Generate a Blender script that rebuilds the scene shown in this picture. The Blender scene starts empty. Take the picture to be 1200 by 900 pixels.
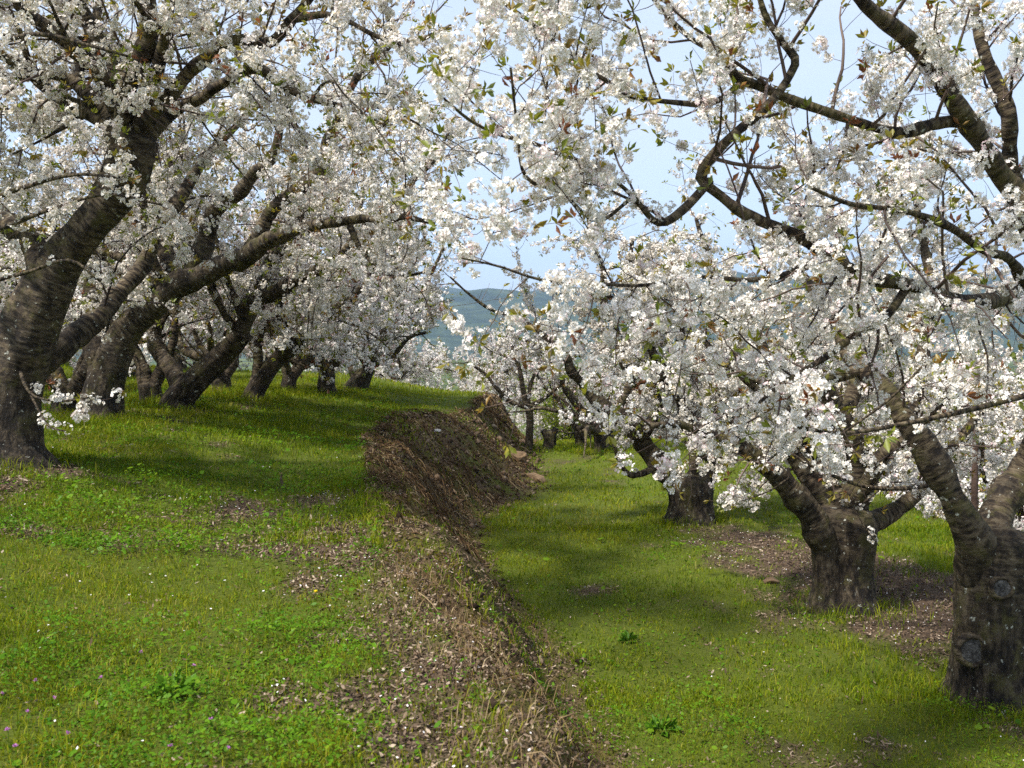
import bpy, math
import numpy as np
from mathutils import Vector

SC = bpy.context.scene
COL = SC.collection
rng = np.random.default_rng(11)

# ------------------------------------------------------------------ camera
FPX = 1200 * 35.0 / 36.0
PITCH = math.atan(60.0 / FPX)
CAMZ = 1.35
cam_data = bpy.data.cameras.new("camera")
cam_data.lens = 35.0
cam_data.sensor_width = 36.0
cam_data.clip_start = 0.05
cam_data.clip_end = 12000.0
cam_data.dof.use_dof = True
cam_data.dof.focus_distance = 8.0
cam_data.dof.aperture_fstop = 6.3
cam = bpy.data.objects.new("camera", cam_data)
COL.objects.link(cam)
cam.location = (0, 0, CAMZ)
cam.rotation_euler = (math.pi / 2 - PITCH, 0, 0)
SC.camera = cam

# ------------------------------------------------------------------ light
SUN_EL = math.radians(55)
SUN_AZ = math.radians(-122)        # measured from +Y towards +X: left, a little behind the camera
sun_dir = Vector((math.sin(SUN_AZ) * math.cos(SUN_EL), math.cos(SUN_AZ) * math.cos(SUN_EL), math.sin(SUN_EL)))
world = bpy.data.worlds.new("World")
SC.world = world
world.use_nodes = True
wn, wl = world.node_tree.nodes, world.node_tree.links
wn.clear()
w_out = wn.new("ShaderNodeOutputWorld")
w_bg = wn.new("ShaderNodeBackground")
w_bg.inputs["Strength"].default_value = 0.128
sky = wn.new("ShaderNodeTexSky")
sky.sky_type = 'NISHITA'
sky.sun_disc = False
sky.sun_elevation = SUN_EL
sky.sun_rotation = SUN_AZ
sky.altitude = 300
sky.dust_density = 1.5
w_geo = wn.new("ShaderNodeTexCoord")
w_map = wn.new("ShaderNodeMapping")
w_map.inputs["Scale"].default_value = (1.6, 1.6, 4.5)
w_noise = wn.new("ShaderNodeTexNoise")
w_noise.inputs["Scale"].default_value = 1.7
w_noise.inputs["Detail"].default_value = 7
w_noise.inputs["Roughness"].default_value = 0.55
w_ramp = wn.new("ShaderNodeValToRGB")
w_ramp.color_ramp.elements[0].position = 0.25
w_ramp.color_ramp.elements[0].color = (0.50, 0.50, 0.50, 1)
w_ramp.color_ramp.elements[1].position = 0.72
w_ramp.color_ramp.elements[1].color = (0.95, 0.95, 0.95, 1)
w_mix = wn.new("ShaderNodeMix")
w_mix.data_type = 'RGBA'
w_mix.inputs[7].default_value = (3.4, 3.7, 4.2, 1)      # thin bright cloud, same scale as the sky's radiance
wl.new(w_geo.outputs["Generated"], w_map.inputs["Vector"])
wl.new(w_map.outputs[0], w_noise.inputs["Vector"])
wl.new(w_noise.outputs["Fac"], w_ramp.inputs[0])
wl.new(w_ramp.outputs[0], w_mix.inputs[0])
wl.new(sky.outputs[0], w_mix.inputs[6])
wl.new(w_mix.outputs[2], w_bg.inputs[0])
wl.new(w_bg.outputs[0], w_out.inputs[0])

sun_data = bpy.data.lights.new("sun", 'SUN')
sun_data.energy = 4.0
sun_data.angle = math.radians(5.0)
sun_data.color = (1.0, 0.95, 0.87)
sun = bpy.data.objects.new("sun", sun_data)
COL.objects.link(sun)
sun.rotation_euler = sun_dir.to_track_quat('Z', 'Y').to_euler()

SC.view_settings.view_transform = 'Standard'
SC.view_settings.look = 'None'
SC.view_settings.exposure = 1.08
SC.view_settings.gamma = 1.0
SC.cycles.use_denoising = False
SC.cycles.max_bounces = 7
SC.cycles.diffuse_bounces = 3
SC.cycles.glossy_bounces = 2
SC.cycles.transmission_bounces = 4
SC.cycles.volume_bounces = 1
SC.cycles.transparent_max_bounces = 8
SC.cycles.sample_clamp_indirect = 6

# ------------------------------------------------------------------ helpers
def hashf(ix, iy, iz):
    n = (ix.astype(np.int64) * 374761393 + iy.astype(np.int64) * 668265263 + iz.astype(np.int64) * 1274126177) & 0xFFFFFFFF
    n = ((n ^ (n >> 13)) * 1274126177) & 0xFFFFFFFF
    n = (n ^ (n >> 16)) & 0xFFFF
    return n / 65535.0

def vnoise(x, y, z=0.0):
    x, y, z = np.broadcast_arrays(np.asarray(x, float), np.asarray(y, float), np.asarray(z, float))
    ix, iy, iz = np.floor(x), np.floor(y), np.floor(z)
    fx, fy, fz = x - ix, y - iy, z - iz
    fx, fy, fz = fx * fx * (3 - 2 * fx), fy * fy * (3 - 2 * fy), fz * fz * (3 - 2 * fz)
    ix, iy, iz = ix.astype(np.int64), iy.astype(np.int64), iz.astype(np.int64)
    r = 0
    for dx in (0, 1):
        for dy in (0, 1):
            for dz in (0, 1):
                w = (fx if dx else 1 - fx) * (fy if dy else 1 - fy) * (fz if dz else 1 - fz)
                r = r + w * hashf(ix + dx, iy + dy, iz + dz)
    return r

def fbm(x, y, z=0.0, octv=4):
    s, a, t = 0, 1.0, 0
    for k in range(octv):
        s = s + a * vnoise(x * 2 ** k + 17 * k, y * 2 ** k + 31 * k, z * 2 ** k)
        t += a
        a *= 0.5
    return s / t

def sm(a, b, x):
    t = np.clip((x - a) / (b - a), 0, 1)
    return t * t * (3 - 2 * t)

def norm(v):
    return v / np.maximum(np.linalg.norm(v, axis=-1, keepdims=True), 1e-9)

def ray(px, py):
    xc, zc = (px - 600.0) / FPX, (450.0 - py) / FPX
    return np.array([xc, math.cos(PITCH) + zc * math.sin(PITCH), -math.sin(PITCH) + zc * math.cos(PITCH)])

def at(px, py, Y):
    """World point seen at a photo pixel, Y metres in front."""
    d = ray(px, py)
    return np.array([0, 0, CAMZ]) + d * (Y / d[1])

def project(P):
    """World points -> photo pixels and forward distance."""
    q = P - np.array([0, 0, CAMZ])
    c, s = math.cos(PITCH), math.sin(PITCH)
    f = q[..., 1] * c - q[..., 2] * s
    u = q[..., 1] * s + q[..., 2] * c
    fs = np.maximum(f, 1e-3)
    return 600 + FPX * q[..., 0] / fs, 450 - FPX * u / fs, f

def make_mesh(name, V, faces, mat, attrs=None, smooth=False):
    me = bpy.data.meshes.new(name)
    V = np.ascontiguousarray(V, np.float32)
    faces = [np.asarray(f, np.int32) for f in faces if len(f)]
    nl = sum(f.size for f in faces)
    nf = sum(len(f) for f in faces)
    me.vertices.add(len(V))
    me.vertices.foreach_set("co", V.ravel())
    me.loops.add(nl)
    me.loops.foreach_set("vertex_index", np.concatenate([f.ravel() for f in faces]))
    me.polygons.add(nf)
    tot = np.concatenate([np.full(len(f), f.shape[1], np.int32) for f in faces])
    start = np.concatenate([[0], np.cumsum(tot)[:-1]]).astype(np.int32)
    me.polygons.foreach_set("loop_start", start)
    if smooth:
        me.polygons.foreach_set("use_smooth", np.ones(nf, bool))
    for k, a in (attrs or {}).items():
        a = np.asarray(a, np.float32)
        if a.ndim == 1:
            me.attributes.new(k, 'FLOAT', 'POINT').data.foreach_set("value", a)
        else:
            me.attributes.new(k, 'FLOAT_VECTOR', 'POINT').data.foreach_set("vector", np.ascontiguousarray(a).ravel())
    me.materials.append(mat)
    me.update()
    return me

def obj(name, me, parent=None, loc=None):
    o = bpy.data.objects.new(name, me)
    COL.objects.link(o)
    if parent is not None:
        o.parent = parent
    if loc is not None:
        o.location = loc
    return o

def tag(o, label=None, cat=None, group=None, kind=None):
    for k, v in (("label", label), ("category", cat), ("group", group), ("kind", kind)):
        if v:
            o[k] = v
    return o

# ------------------------------------------------------------------ materials
def new_mat(name):
    m = bpy.data.materials.new(name)
    m.use_nodes = True
    m.node_tree.nodes.clear()
    return m, m.node_tree.nodes, m.node_tree.links

def ramp(nodes, stops, interp='LINEAR'):
    r = nodes.new("ShaderNodeValToRGB")
    r.color_ramp.interpolation = interp
    e = r.color_ramp.elements
    while len(e) < len(stops):
        e.new(0.5)
    for k, (p, c) in enumerate(stops):
        e[k].position = p
        e[k].color = (c[0], c[1], c[2], 1)
    return r

def mixc(nodes, links, fac, a, b, blend='MIX'):
    m = nodes.new("ShaderNodeMix")
    m.data_type = 'RGBA'
    m.blend_type = blend
    for sock, v in ((m.inputs[0], fac), (m.inputs[6], a), (m.inputs[7], b)):
        if isinstance(v, (int, float)):
            sock.default_value = v
        elif isinstance(v, tuple):
            sock.default_value = (*v, 1)
        else:
            links.new(v, sock)
    return m.outputs[2]

def noise(nodes, links, vec, scale, detail=4, rough=0.55, mapping=None):
    if mapping:
        mp = nodes.new("ShaderNodeMapping")
        mp.inputs["Scale"].default_value = mapping
        links.new(vec, mp.inputs[0])
        vec = mp.outputs[0]
    n = nodes.new("ShaderNodeTexNoise")
    n.inputs["Scale"].default_value = scale
    n.inputs["Detail"].default_value = detail
    n.inputs["Roughness"].default_value = rough
    links.new(vec, n.inputs["Vector"])
    return n.outputs["Fac"]

def attr(nodes, name):
    a = nodes.new("ShaderNodeAttribute")
    a.attribute_name = name
    return a

def leafy(name, stops, trans=0.35, tint_attr="tint", trans_col=None, gloss=0.0):
    """Thin two-sided sheet (petal, leaf, blade): diffuse plus light coming through it."""
    m, n, l = new_mat(name)
    a = attr(n, tint_attr)
    r = ramp(n, stops)
    l.new(a.outputs["Fac"], r.inputs[0])
    col = r.outputs[0]
    d = n.new("ShaderNodeBsdfDiffuse")
    t = n.new("ShaderNodeBsdfTranslucent")
    l.new(col, d.inputs[0])
    if trans_col:
        l.new(mixc(n, l, 1.0, col, trans_col, 'MULTIPLY'), t.inputs[0])
    else:
        l.new(col, t.inputs[0])
    mx = n.new("ShaderNodeMixShader")
    mx.inputs[0].default_value = trans
    l.new(d.outputs[0], mx.inputs[1])
    l.new(t.outputs[0], mx.inputs[2])
    out = n.new("ShaderNodeOutputMaterial")
    last = mx.outputs[0]
    if gloss:
        g = n.new("ShaderNodeBsdfGlossy")
        g.inputs["Roughness"].default_value = 0.45
        g.inputs[0].default_value = (0.8, 0.85, 0.75, 1)
        m2 = n.new("ShaderNodeMixShader")
        m2.inputs[0].default_value = gloss
        l.new(last, m2.inputs[1])
        l.new(g.outputs[0], m2.inputs[2])
        last = m2.outputs[0]
    l.new(last, out.inputs[0])
    return m

M = {}
M["petal"] = leafy("petal", [(0.0, (0.38, 0.36, 0.10)), (0.30, (0.68, 0.57, 0.46)), (0.45, (0.84, 0.825, 0.775)), (0.75, (0.84, 0.805, 0.775)), (1.0, (0.76, 0.53, 0.55))], 0.24)
M["leaf"] = leafy("leaf", [(0.0, (0.12, 0.17, 0.018)), (0.5, (0.24, 0.25, 0.022)), (0.8, (0.27, 0.19, 0.025)), (1.0, (0.22, 0.075, 0.03))], 0.45, gloss=0.04)
M["grass"] = leafy("grass", [(0.0, (0.055, 0.110, 0.006)), (0.45, (0.165, 0.220, 0.007)), (0.8, (0.280, 0.280, 0.012)), (1.0, (0.27, 0.23, 0.06))], 0.35, gloss=0.006)
M["clover"] = leafy("clover", [(0.0, (0.040, 0.115, 0.007)), (0.6, (0.100, 0.205, 0.009)), (1.0, (0.180, 0.240, 0.013))], 0.3, gloss=0.008)
M["chip"] = leafy("chip", [(0.0, (0.022, 0.016, 0.013)), (0.5, (0.118, 0.080, 0.052)), (0.8, (0.205, 0.150, 0.105)), (1.0, (0.34, 0.27, 0.20))], 0.02)
M["straw"] = leafy("straw", [(0.0, (0.045, 0.028, 0.017)), (0.4, (0.105, 0.062, 0.033)), (0.75, (0.185, 0.125, 0.060)), (1.0, (0.34, 0.26, 0.15))], 0.1)
M["crumb"] = leafy("crumb", [(0.0, (0.020, 0.014, 0.010)), (0.5, (0.088, 0.060, 0.040)), (0.85, (0.18, 0.130, 0.088)), (1.0, (0.28, 0.22, 0.16))], 0.0)
M["moss"] = leafy("moss", [(0.0, (0.06, 0.040, 0.008)), (0.5, (0.15, 0.105, 0.014)), (1.0, (0.15, 0.15, 0.015))], 0.15)
M["fallen"] = leafy("fallen", [(0.0, (0.80, 0.74, 0.74)), (1.0, (0.84, 0.83, 0.82))], 0.2)
M["purple"] = leafy("purple", [(0.0, (0.45, 0.16, 0.45)), (1.0, (0.62, 0.28, 0.60))], 0.3)
M["yellow"] = leafy("yellow", [(0.0, (0.75, 0.55, 0.02)), (1.0, (0.85, 0.68, 0.04))], 0.25)
M["bush"] = leafy("bush", [(0.0, (0.10, 0.16, 0.015)), (1.0, (0.22, 0.26, 0.03))], 0.4)

def bark_material():
    m, n, l = new_mat("bark")
    a = attr(n, "bark")
    old = attr(n, "old")
    v = a.outputs["Vector"]
    bands = noise(n, l, v, 1.0, 6, 0.62, (11, 11, 36))       # fine horizontal lenticel bands
    broad = noise(n, l, v, 1.0, 3, 0.6, (3, 3, 9))
    rough = noise(n, l, v, 1.0, 7, 0.72, (24, 24, 9))     # vertical fissures of old bark
    patch = noise(n, l, v, 5.0, 8, 0.75)
    speck = noise(n, l, v, 21, 4, 0.65)
    young = ramp(n, [(0.40, (0.014, 0.010, 0.008)), (0.47, (0.050, 0.037, 0.026)), (0.54, (0.125, 0.100, 0.066)), (0.64, (0.195, 0.168, 0.122))])
    l.new(bands, young.inputs[0])
    oldc = ramp(n, [(0.40, (0.007, 0.005, 0.004)), (0.49, (0.030, 0.023, 0.017)), (0.57, (0.080, 0.064, 0.045)), (0.68, (0.17, 0.15, 0.115))])
    l.new(rough, oldc.inputs[0])
    c = mixc(n, l, old.outputs["Fac"], young.outputs[0], oldc.outputs[0])
    # broad tone changes, moss and pale lichen
    tone = ramp(n, [(0.3, (0.40, 0.38, 0.36)), (0.7, (1.08, 1.0, 0.88))])
    l.new(broad, tone.inputs[0])
    c = mixc(n, l, 1.0, c, tone.outputs[0], 'MULTIPLY')
    mm = ramp(n, [(0.52, (0, 0, 0)), (0.60, (0.5, 0.5, 0.5))])
    l.new(patch, mm.inputs[0])
    c = mixc(n, l, mm.outputs[0], c, (0.085, 0.078, 0.020))
    ll = ramp(n, [(0.645, (0, 0, 0)), (0.68, (0.9, 0.9, 0.9))])
    l.new(speck, ll.inputs[0])
    c = mixc(n, l, ll.outputs[0], c, (0.42, 0.43, 0.37))
    p = n.new("ShaderNodeBsdfPrincipled")
    l.new(c, p.inputs["Base Color"])
    p.inputs["Roughness"].default_value = 0.78
    p.inputs["Specular IOR Level"].default_value = 0.25
    hgt = mixc(n, l, old.outputs["Fac"], bands, rough)
    b = n.new("ShaderNodeBump")
    b.inputs["Strength"].default_value = 0.9
    b.inputs["Distance"].default_value = 0.035
    l.new(hgt, b.inputs["Height"])
    l.new(b.outputs[0], p.inputs["Normal"])
    out = n.new("ShaderNodeOutputMaterial")
    l.new(p.outputs[0], out.inputs[0])
    return m
M["bark"] = bark_material()

def twig_material():
    m, n, l = new_mat("twig")
    t = attr(n, "tint")
    r = ramp(n, [(0.0, (0.035, 0.022, 0.018)), (0.6, (0.085, 0.055, 0.042)), (1.0, (0.15, 0.105, 0.08))])
    l.new(t.outputs["Fac"], r.inputs[0])
    p = n.new("ShaderNodeBsdfPrincipled")
    l.new(r.outputs[0], p.inputs["Base Color"])
    p.inputs["Roughness"].default_value = 0.65
    p.inputs["Specular IOR Level"].default_value = 0.3
    out = n.new("ShaderNodeOutputMaterial")
    l.new(p.outputs[0], out.inputs[0])
    return m
M["twig"] = twig_material()

def solid(name, stops, scale, rough=0.85, bump=0.5, bscale=None, coord="Object", dist=0.02):
    m, n, l = new_mat(name)
    tc = n.new("ShaderNodeTexCoord")
    f = noise(n, l, tc.outputs[coord], scale, 6, 0.65)
    r = ramp(n, stops)
    l.new(f, r.inputs[0])
    p = n.new("ShaderNodeBsdfPrincipled")
    l.new(r.outputs[0], p.inputs["Base Color"])
    p.inputs["Roughness"].default_value = rough
    p.inputs["Specular IOR Level"].default_value = 0.2
    if bump:
        f2 = noise(n, l, tc.outputs[coord], bscale or scale * 2, 6, 0.7)
        b = n.new("ShaderNodeBump")
        b.inputs["Strength"].default_value = bump
        b.inputs["Distance"].default_value = dist
        l.new(f2, b.inputs["Height"])
        l.new(b.outputs[0], p.inputs["Normal"])
    out = n.new("ShaderNodeOutputMaterial")
    l.new(p.outputs[0], out.inputs[0])
    return m
M["rock_pink"] = solid("rock_pink", [(0.3, (0.14, 0.075, 0.04)), (0.55, (0.34, 0.215, 0.13)), (0.8, (0.48, 0.36, 0.25))], 9)
M["rock_brown"] = solid("rock_brown", [(0.3, (0.06, 0.04, 0.025)), (0.55, (0.17, 0.11, 0.06)), (0.8, (0.28, 0.2, 0.12))], 9)
M["rock_pale"] = solid("rock_pale", [(0.3, (0.42, 0.38, 0.33)), (0.7, (0.66, 0.62, 0.57))], 9)
M["stake"] = solid("stake", [(0.3, (0.055, 0.034, 0.026)), (0.7, (0.13, 0.085, 0.065))], 14)
M["hose"] = solid("hose", [(0.3, (0.05, 0.05, 0.055)), (0.7, (0.10, 0.10, 0.11))], 20, 0.5, 0)
M["cutwood"] = solid("cutwood", [(0.35, (0.020, 0.018, 0.017)), (0.52, (0.075, 0.071, 0.067)), (0.7, (0.16, 0.15, 0.14))], 38, 0.85, 0.8)
M["forest"] = solid("forest", [(0.38, (0.010, 0.020, 0.012)), (0.5, (0.020, 0.036, 0.018)), (0.60, (0.034, 0.052, 0.024)), (0.74, (0.075, 0.085, 0.045))], 0.03, 0.95, 0)

def ground_material():
    m, n, l = new_mat("ground")
    tc = n.new("ShaderNodeTexCoord")
    v = tc.outputs["Object"]
    bare = attr(n, "bare")
    bank = attr(n, "bank")
    fine = noise(n, l, v, 30, 6, 0.7)
    mid = noise(n, l, v, 3.0, 5, 0.6)
    big = noise(n, l, v, 0.35, 4, 0.6)
    g = ramp(n, [(0.30, (0.022, 0.030, 0.007)), (0.50, (0.066, 0.080, 0.011)), (0.70, (0.115, 0.125, 0.020))])
    l.new(fine, g.inputs[0])
    g2 = mixc(n, l, big, g.outputs[0], (0.090, 0.118, 0.013))
    soil = ramp(n, [(0.28, (0.026, 0.019, 0.014)), (0.48, (0.075, 0.051, 0.034)), (0.66, (0.135, 0.096, 0.066)), (0.8, (0.20, 0.15, 0.11))])
    l.new(fine, soil.inputs[0])
    c = mixc(n, l, bare.outputs["Fac"], g2, soil.outputs[0])
    bk = ramp(n, [(0.30, (0.026, 0.017, 0.010)), (0.50, (0.085, 0.054, 0.031)), (0.70, (0.155, 0.108, 0.060))])
    l.new(fine, bk.inputs[0])
    mo = ramp(n, [(0.50, (0, 0, 0)), (0.66, (0.7, 0.7, 0.7))])
    l.new(mid, mo.inputs[0])
    bk2 = mixc(n, l, mo.outputs[0], bk.outputs[0], (0.095, 0.082, 0.012))
    c = mixc(n, l, bank.outputs["Fac"], c, bk2)
    vo = n.new("ShaderNodeTexVoronoi")
    vo.inputs["Scale"].default_value = 0.011
    l.new(v, vo.inputs["Vector"])
    fld = ramp(n, [(0.0, (0.55, 0.62, 0.5)), (0.4, (0.85, 0.9, 0.8)), (0.7, (1.15, 1.05, 0.9)), (1.0, (0.7, 0.8, 0.75))])
    l.new(vo.outputs["Color"], fld.inputs[0])
    copse = ramp(n, [(0.54, (1, 1, 1)), (0.58, (0.25, 0.32, 0.25))])
    l.new(noise(n, l, v, 0.03, 5, 0.7), copse.inputs[0])
    dist = attr(n, "far")
    farc = mixc(n, l, 1.0, mixc(n, l, 1.0, c, fld.outputs[0], 'MULTIPLY'), copse.outputs[0], 'MULTIPLY')
    c = mixc(n, l, dist.outputs["Fac"], c, farc)
    p = n.new("ShaderNodeBsdfPrincipled")
    l.new(c, p.inputs["Base Color"])
    p.inputs["Roughness"].default_value = 0.95
    p.inputs["Specular IOR Level"].default_value = 0.1
    b = n.new("ShaderNodeBump")
    b.inputs["Strength"].default_value = 0.8
    b.inputs["Distance"].default_value = 0.03
    l.new(fine, b.inputs["Height"])
    l.new(b.outputs[0], p.inputs["Normal"])
    out = n.new("ShaderNodeOutputMaterial")
    l.new(p.outputs[0], out.inputs[0])
    return m
M["ground"] = ground_material()

# ------------------------------------------------------------------ terrain
TOP_Y = [-20, 0, 1.5, 3.2, 4.3, 5.8, 7.5, 10, 12, 15, 18, 22, 30, 60]
TOP_X = [1.2, 0.50, 0.28, 0.00, -0.27, -0.70, -1.04, -1.40, -1.75, -1.75, -1.40, -0.95, -0.6, -0.6]
BOT_Y = [-20, 0, 3, 5.4, 6.85, 8.85, 11, 12.5, 13.6, 14.7, 17, 20, 30, 60]
BOT_X = [1.9, 1.1, 0.80, 0.54, 0.44, 0.01, -0.36, -0.36, 0.0, 0.42, 0.45, 0.45, 0.5, 0.5]

def bank_t(x, y):
    xt = np.interp(y, TOP_Y, TOP_X) + 0.26 * (vnoise(y * 1.3, 3.3) - .5) + 0.18 * (vnoise(y * 4, x * 3, 9) - .5)
    xb = np.interp(y, BOT_Y, BOT_X) + 0.10 * (vnoise(y * 1.7, 7.7) - .5)
    return (x - xt) / (xb - xt)

def height(x, y):
    x, y = np.broadcast_arrays(np.asarray(x, float), np.asarray(y, float))
    t = bank_t(x, y)
    lump = 0.10 * (fbm(x * .5, y * .5, 1.1, 3) - .5) + 0.035 * (fbm(x * 2.2, y * 2.2, 5.0, 3) - .5)
    zu = 0.42 * sm(1.0, 4.6, -x) + 0.25 * sm(5, 14, -x) + lump
    zu = zu - 0.0180 * np.maximum(y - 22 + 0.25 * np.minimum(x + 1, 0), 0) ** 2 * (y < 40) - np.where(y >= 40, 5.83 + .15 * (y - 40), 0)
    zl = -1.0 + lump + 0.06 * np.exp(-((x - 3) / 1.5) ** 2) - 0.020 * np.maximum(y - 20, 0) ** 2 * (y < 36) - np.where(y >= 36, 5.12 + .18 * (y - 36), 0)
    zl = zl - 1.25 * sm(0.0, 1.6, x - (5.4 - 0.09 * (y - 12))) - 0.9 * sm(0, 3, x - 11.5)
    p = sm(0, 1, t) * 0.45 + 0.55 * sm(0.22, 0.98, t)
    z = zl + (zu - zl) * (1 - p)
    bmask = np.clip(4 * t * (1 - t), 0, 1) * ((t > 0) & (t < 1))
    z = z + bmask * ((0.36 - .22 * sm(13, 17, y)) * (fbm(x * 2.5, y * 1.6, z * 1.5, 4) - .54))
    z = z + 0.04 * np.exp(-((t + 0.06) / 0.10) ** 2) * sm(14, 11, y)
    far = np.hypot(x, y)
    z = z - 4 * sm(40, 120, far) - 18 * sm(90, 420, far)
    return np.maximum(z, -26 + 2.5 * (fbm(x * .01, y * .01, 2, 3) - .5) * sm(200, 500, far))

def bare_mask(x, y):
    x, y = np.broadcast_arrays(np.asarray(x, float), np.asarray(y, float))
    n1 = fbm(x * 1.4, y * 1.0, 3.0, 4)
    n2 = fbm(x * 3.5, y * 2.8, 8.0, 3)
    t = bank_t(x, y)
    xt = np.interp(y, TOP_Y, TOP_X)
    m = 0.0 * x
    # chip-covered strip on the shoulder of the bank close to the camera
    m = m + 0.80 * np.exp(-(((x - xt) + 0.24) / 0.38) ** 2) * sm(9.2, 6.8, y)
    m = m + 0.60 * np.exp(-(((x - xt) + 0.75) / 0.5) ** 2) * sm(5.0, 6.2, y) * sm(9, 7.3, y)
    # under the left trees
    m = m + 1.0 * np.exp(-((x + 3.9) / 1.0) ** 2 - ((y - 7.4) / 0.8) ** 2)
    m = m + 0.5 * np.exp(-((x + 5.0) / 2.0) ** 2 - ((y - 11) / 3.0) ** 2)
    # under the right row
    m = m + 1.35 * np.exp(-((x - 3.5) / 1.0) ** 2 - ((y - 8.5) / 2.0) ** 2)
    m = m + 1.1 * np.exp(-((x - 2.7) / 0.75) ** 2 - ((y - 10.3) / 1.2) ** 2)
    m = m + 0.6 * np.exp(-((x - 4.2) / 1.2) ** 2 - ((y - 6.0) / 1.2) ** 2)
    m = m + 0.40 * np.exp(-((x - 1.1) / 0.7) ** 2 - ((y - 5.3) / 0.7) ** 2)
    m = np.where(t > 0, m * sm(0.75, 0.3, t) + np.where(t > 1, m, 0), m)
    return np.clip((m + (n1 - .5) * 1.5 + (n2 - .5) * 1.5 - 0.34) * 1.5, 0, 1)

def axis(lo, hi, fine_lo, fine_hi, step, grow):
    c = list(np.arange(fine_lo, fine_hi + 1e-6, step))
    s = step
    while c[-1] < hi:
        s *= grow
        c.append(c[-1] + s)
    s = step
    while c[0] > lo:
        s *= grow
        c.insert(0, c[0] - s)
    return np.array(c)

gx = axis(-5000, 5000, -6, 6, 0.06, 1.09)
gy = axis(-400, 6000, 2, 20, 0.06, 1.07)
X, Y = np.meshgrid(gx, gy)
Z = height(X, Y)
ny, nx = X.shape
ii = (np.arange(ny - 1)[:, None] * nx + np.arange(nx - 1)[None, :]).ravel()
quads = np.stack([ii, ii + 1, ii + nx + 1, ii + nx], 1)
T = bank_t(X, Y)
bank_a = sm(-0.10, 0.12, T - .25 * sm(15, 18, Y)) * sm(1.12, 0.92, T) * sm(200, 60, np.hypot(X, Y))
bank_a = bank_a * np.clip(0.55 + 1.6 * (fbm(X * 2, Y * 2, 4, 3) - .35), 0, 1)
me = make_mesh("ground", np.stack([X, Y, Z], -1).reshape(-1, 3), [quads], M["ground"],
               {"bare": bare_mask(X, Y).ravel(), "bank": bank_a.ravel(), "far": sm(60, 140, np.hypot(X, Y)).ravel()}, True)
tag(obj("ground", me), "terraced orchard ground with an earth bank between two levels", "ground", kind="structure")

def ground_at(px, py):
    d = ray(px, py)
    for Yd in np.arange(2.5, 60, 0.02):
        p = np.array([0, 0, CAMZ]) + d * (Yd / d[1])
        if p[2] <= height(p[0], p[1]):
            return p
    return at(px, py, 30)

# distant wooded hills across the valley
hx = np.arange(-5200, 5201, 60.0)
hy = np.arange(700, 5200, 50.0)
HX, HY = np.meshgrid(hx, hy)
ridge = sm(800, 2300, HY) * (118 + 20 * np.sin(HX / 800.0 + .6))
ridge = ridge + sm(900, 1800, HY) * 110 * (fbm(HX / 420, HY / 420, 1, 5) - .5)
HZ = -34 + ridge + sm(800, 1300, HY) * 22 * (fbm(HX / 75, HY / 75, 6, 3) - .5)
ny2, nx2 = HX.shape
ii = (np.arange(ny2 - 1)[:, None] * nx2 + np.arange(nx2 - 1)[None, :]).ravel()
me = make_mesh("hills", np.stack([HX, HY, HZ], -1).reshape(-1, 3), [np.stack([ii, ii + 1, ii + nx2 + 1, ii + nx2], 1)], M["forest"], None, True)
tag(obj("hills", me), "distant wooded blue hills across the valley", "hills", kind="structure")

# ------------------------------------------------------------------ tubes
def catmull(P, ds):
    P = np.asarray(P, float)
    out = []
    Q = np.vstack([2 * P[0] - P[1], P, 2 * P[-1] - P[-2]])
    for i in range(1, len(Q) - 2):
        p0, p1, p2, p3 = Q[i - 1], Q[i], Q[i + 1], Q[i + 2]
        n = max(2, int(np.linalg.norm((p2 - p1)[:3]) / ds))
        t = (np.arange(n) / n)[:, None]
        out.append(0.5 * (2 * p1 + (p2 - p0) * t + (2 * p0 - 5 * p1 + 4 * p2 - p3) * t ** 2 + (3 * p1 - p0 - 3 * p2 + p3) * t ** 3))
    out.append(P[-1:])
    return np.vstack(out)

def frames(P):
    T = norm(np.gradient(P, axis=0))
    N = np.zeros_like(P)
    v = np.cross(T[0], [0.3, 0.9, 0.2])
    N[0] = v / np.linalg.norm(v)
    for i in range(1, len(P)):
        v = N[i - 1] - T[i] * np.dot(N[i - 1], T[i])
        N[i] = v / max(np.linalg.norm(v), 1e-9)
    return T, N, np.cross(T, N)

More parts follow.
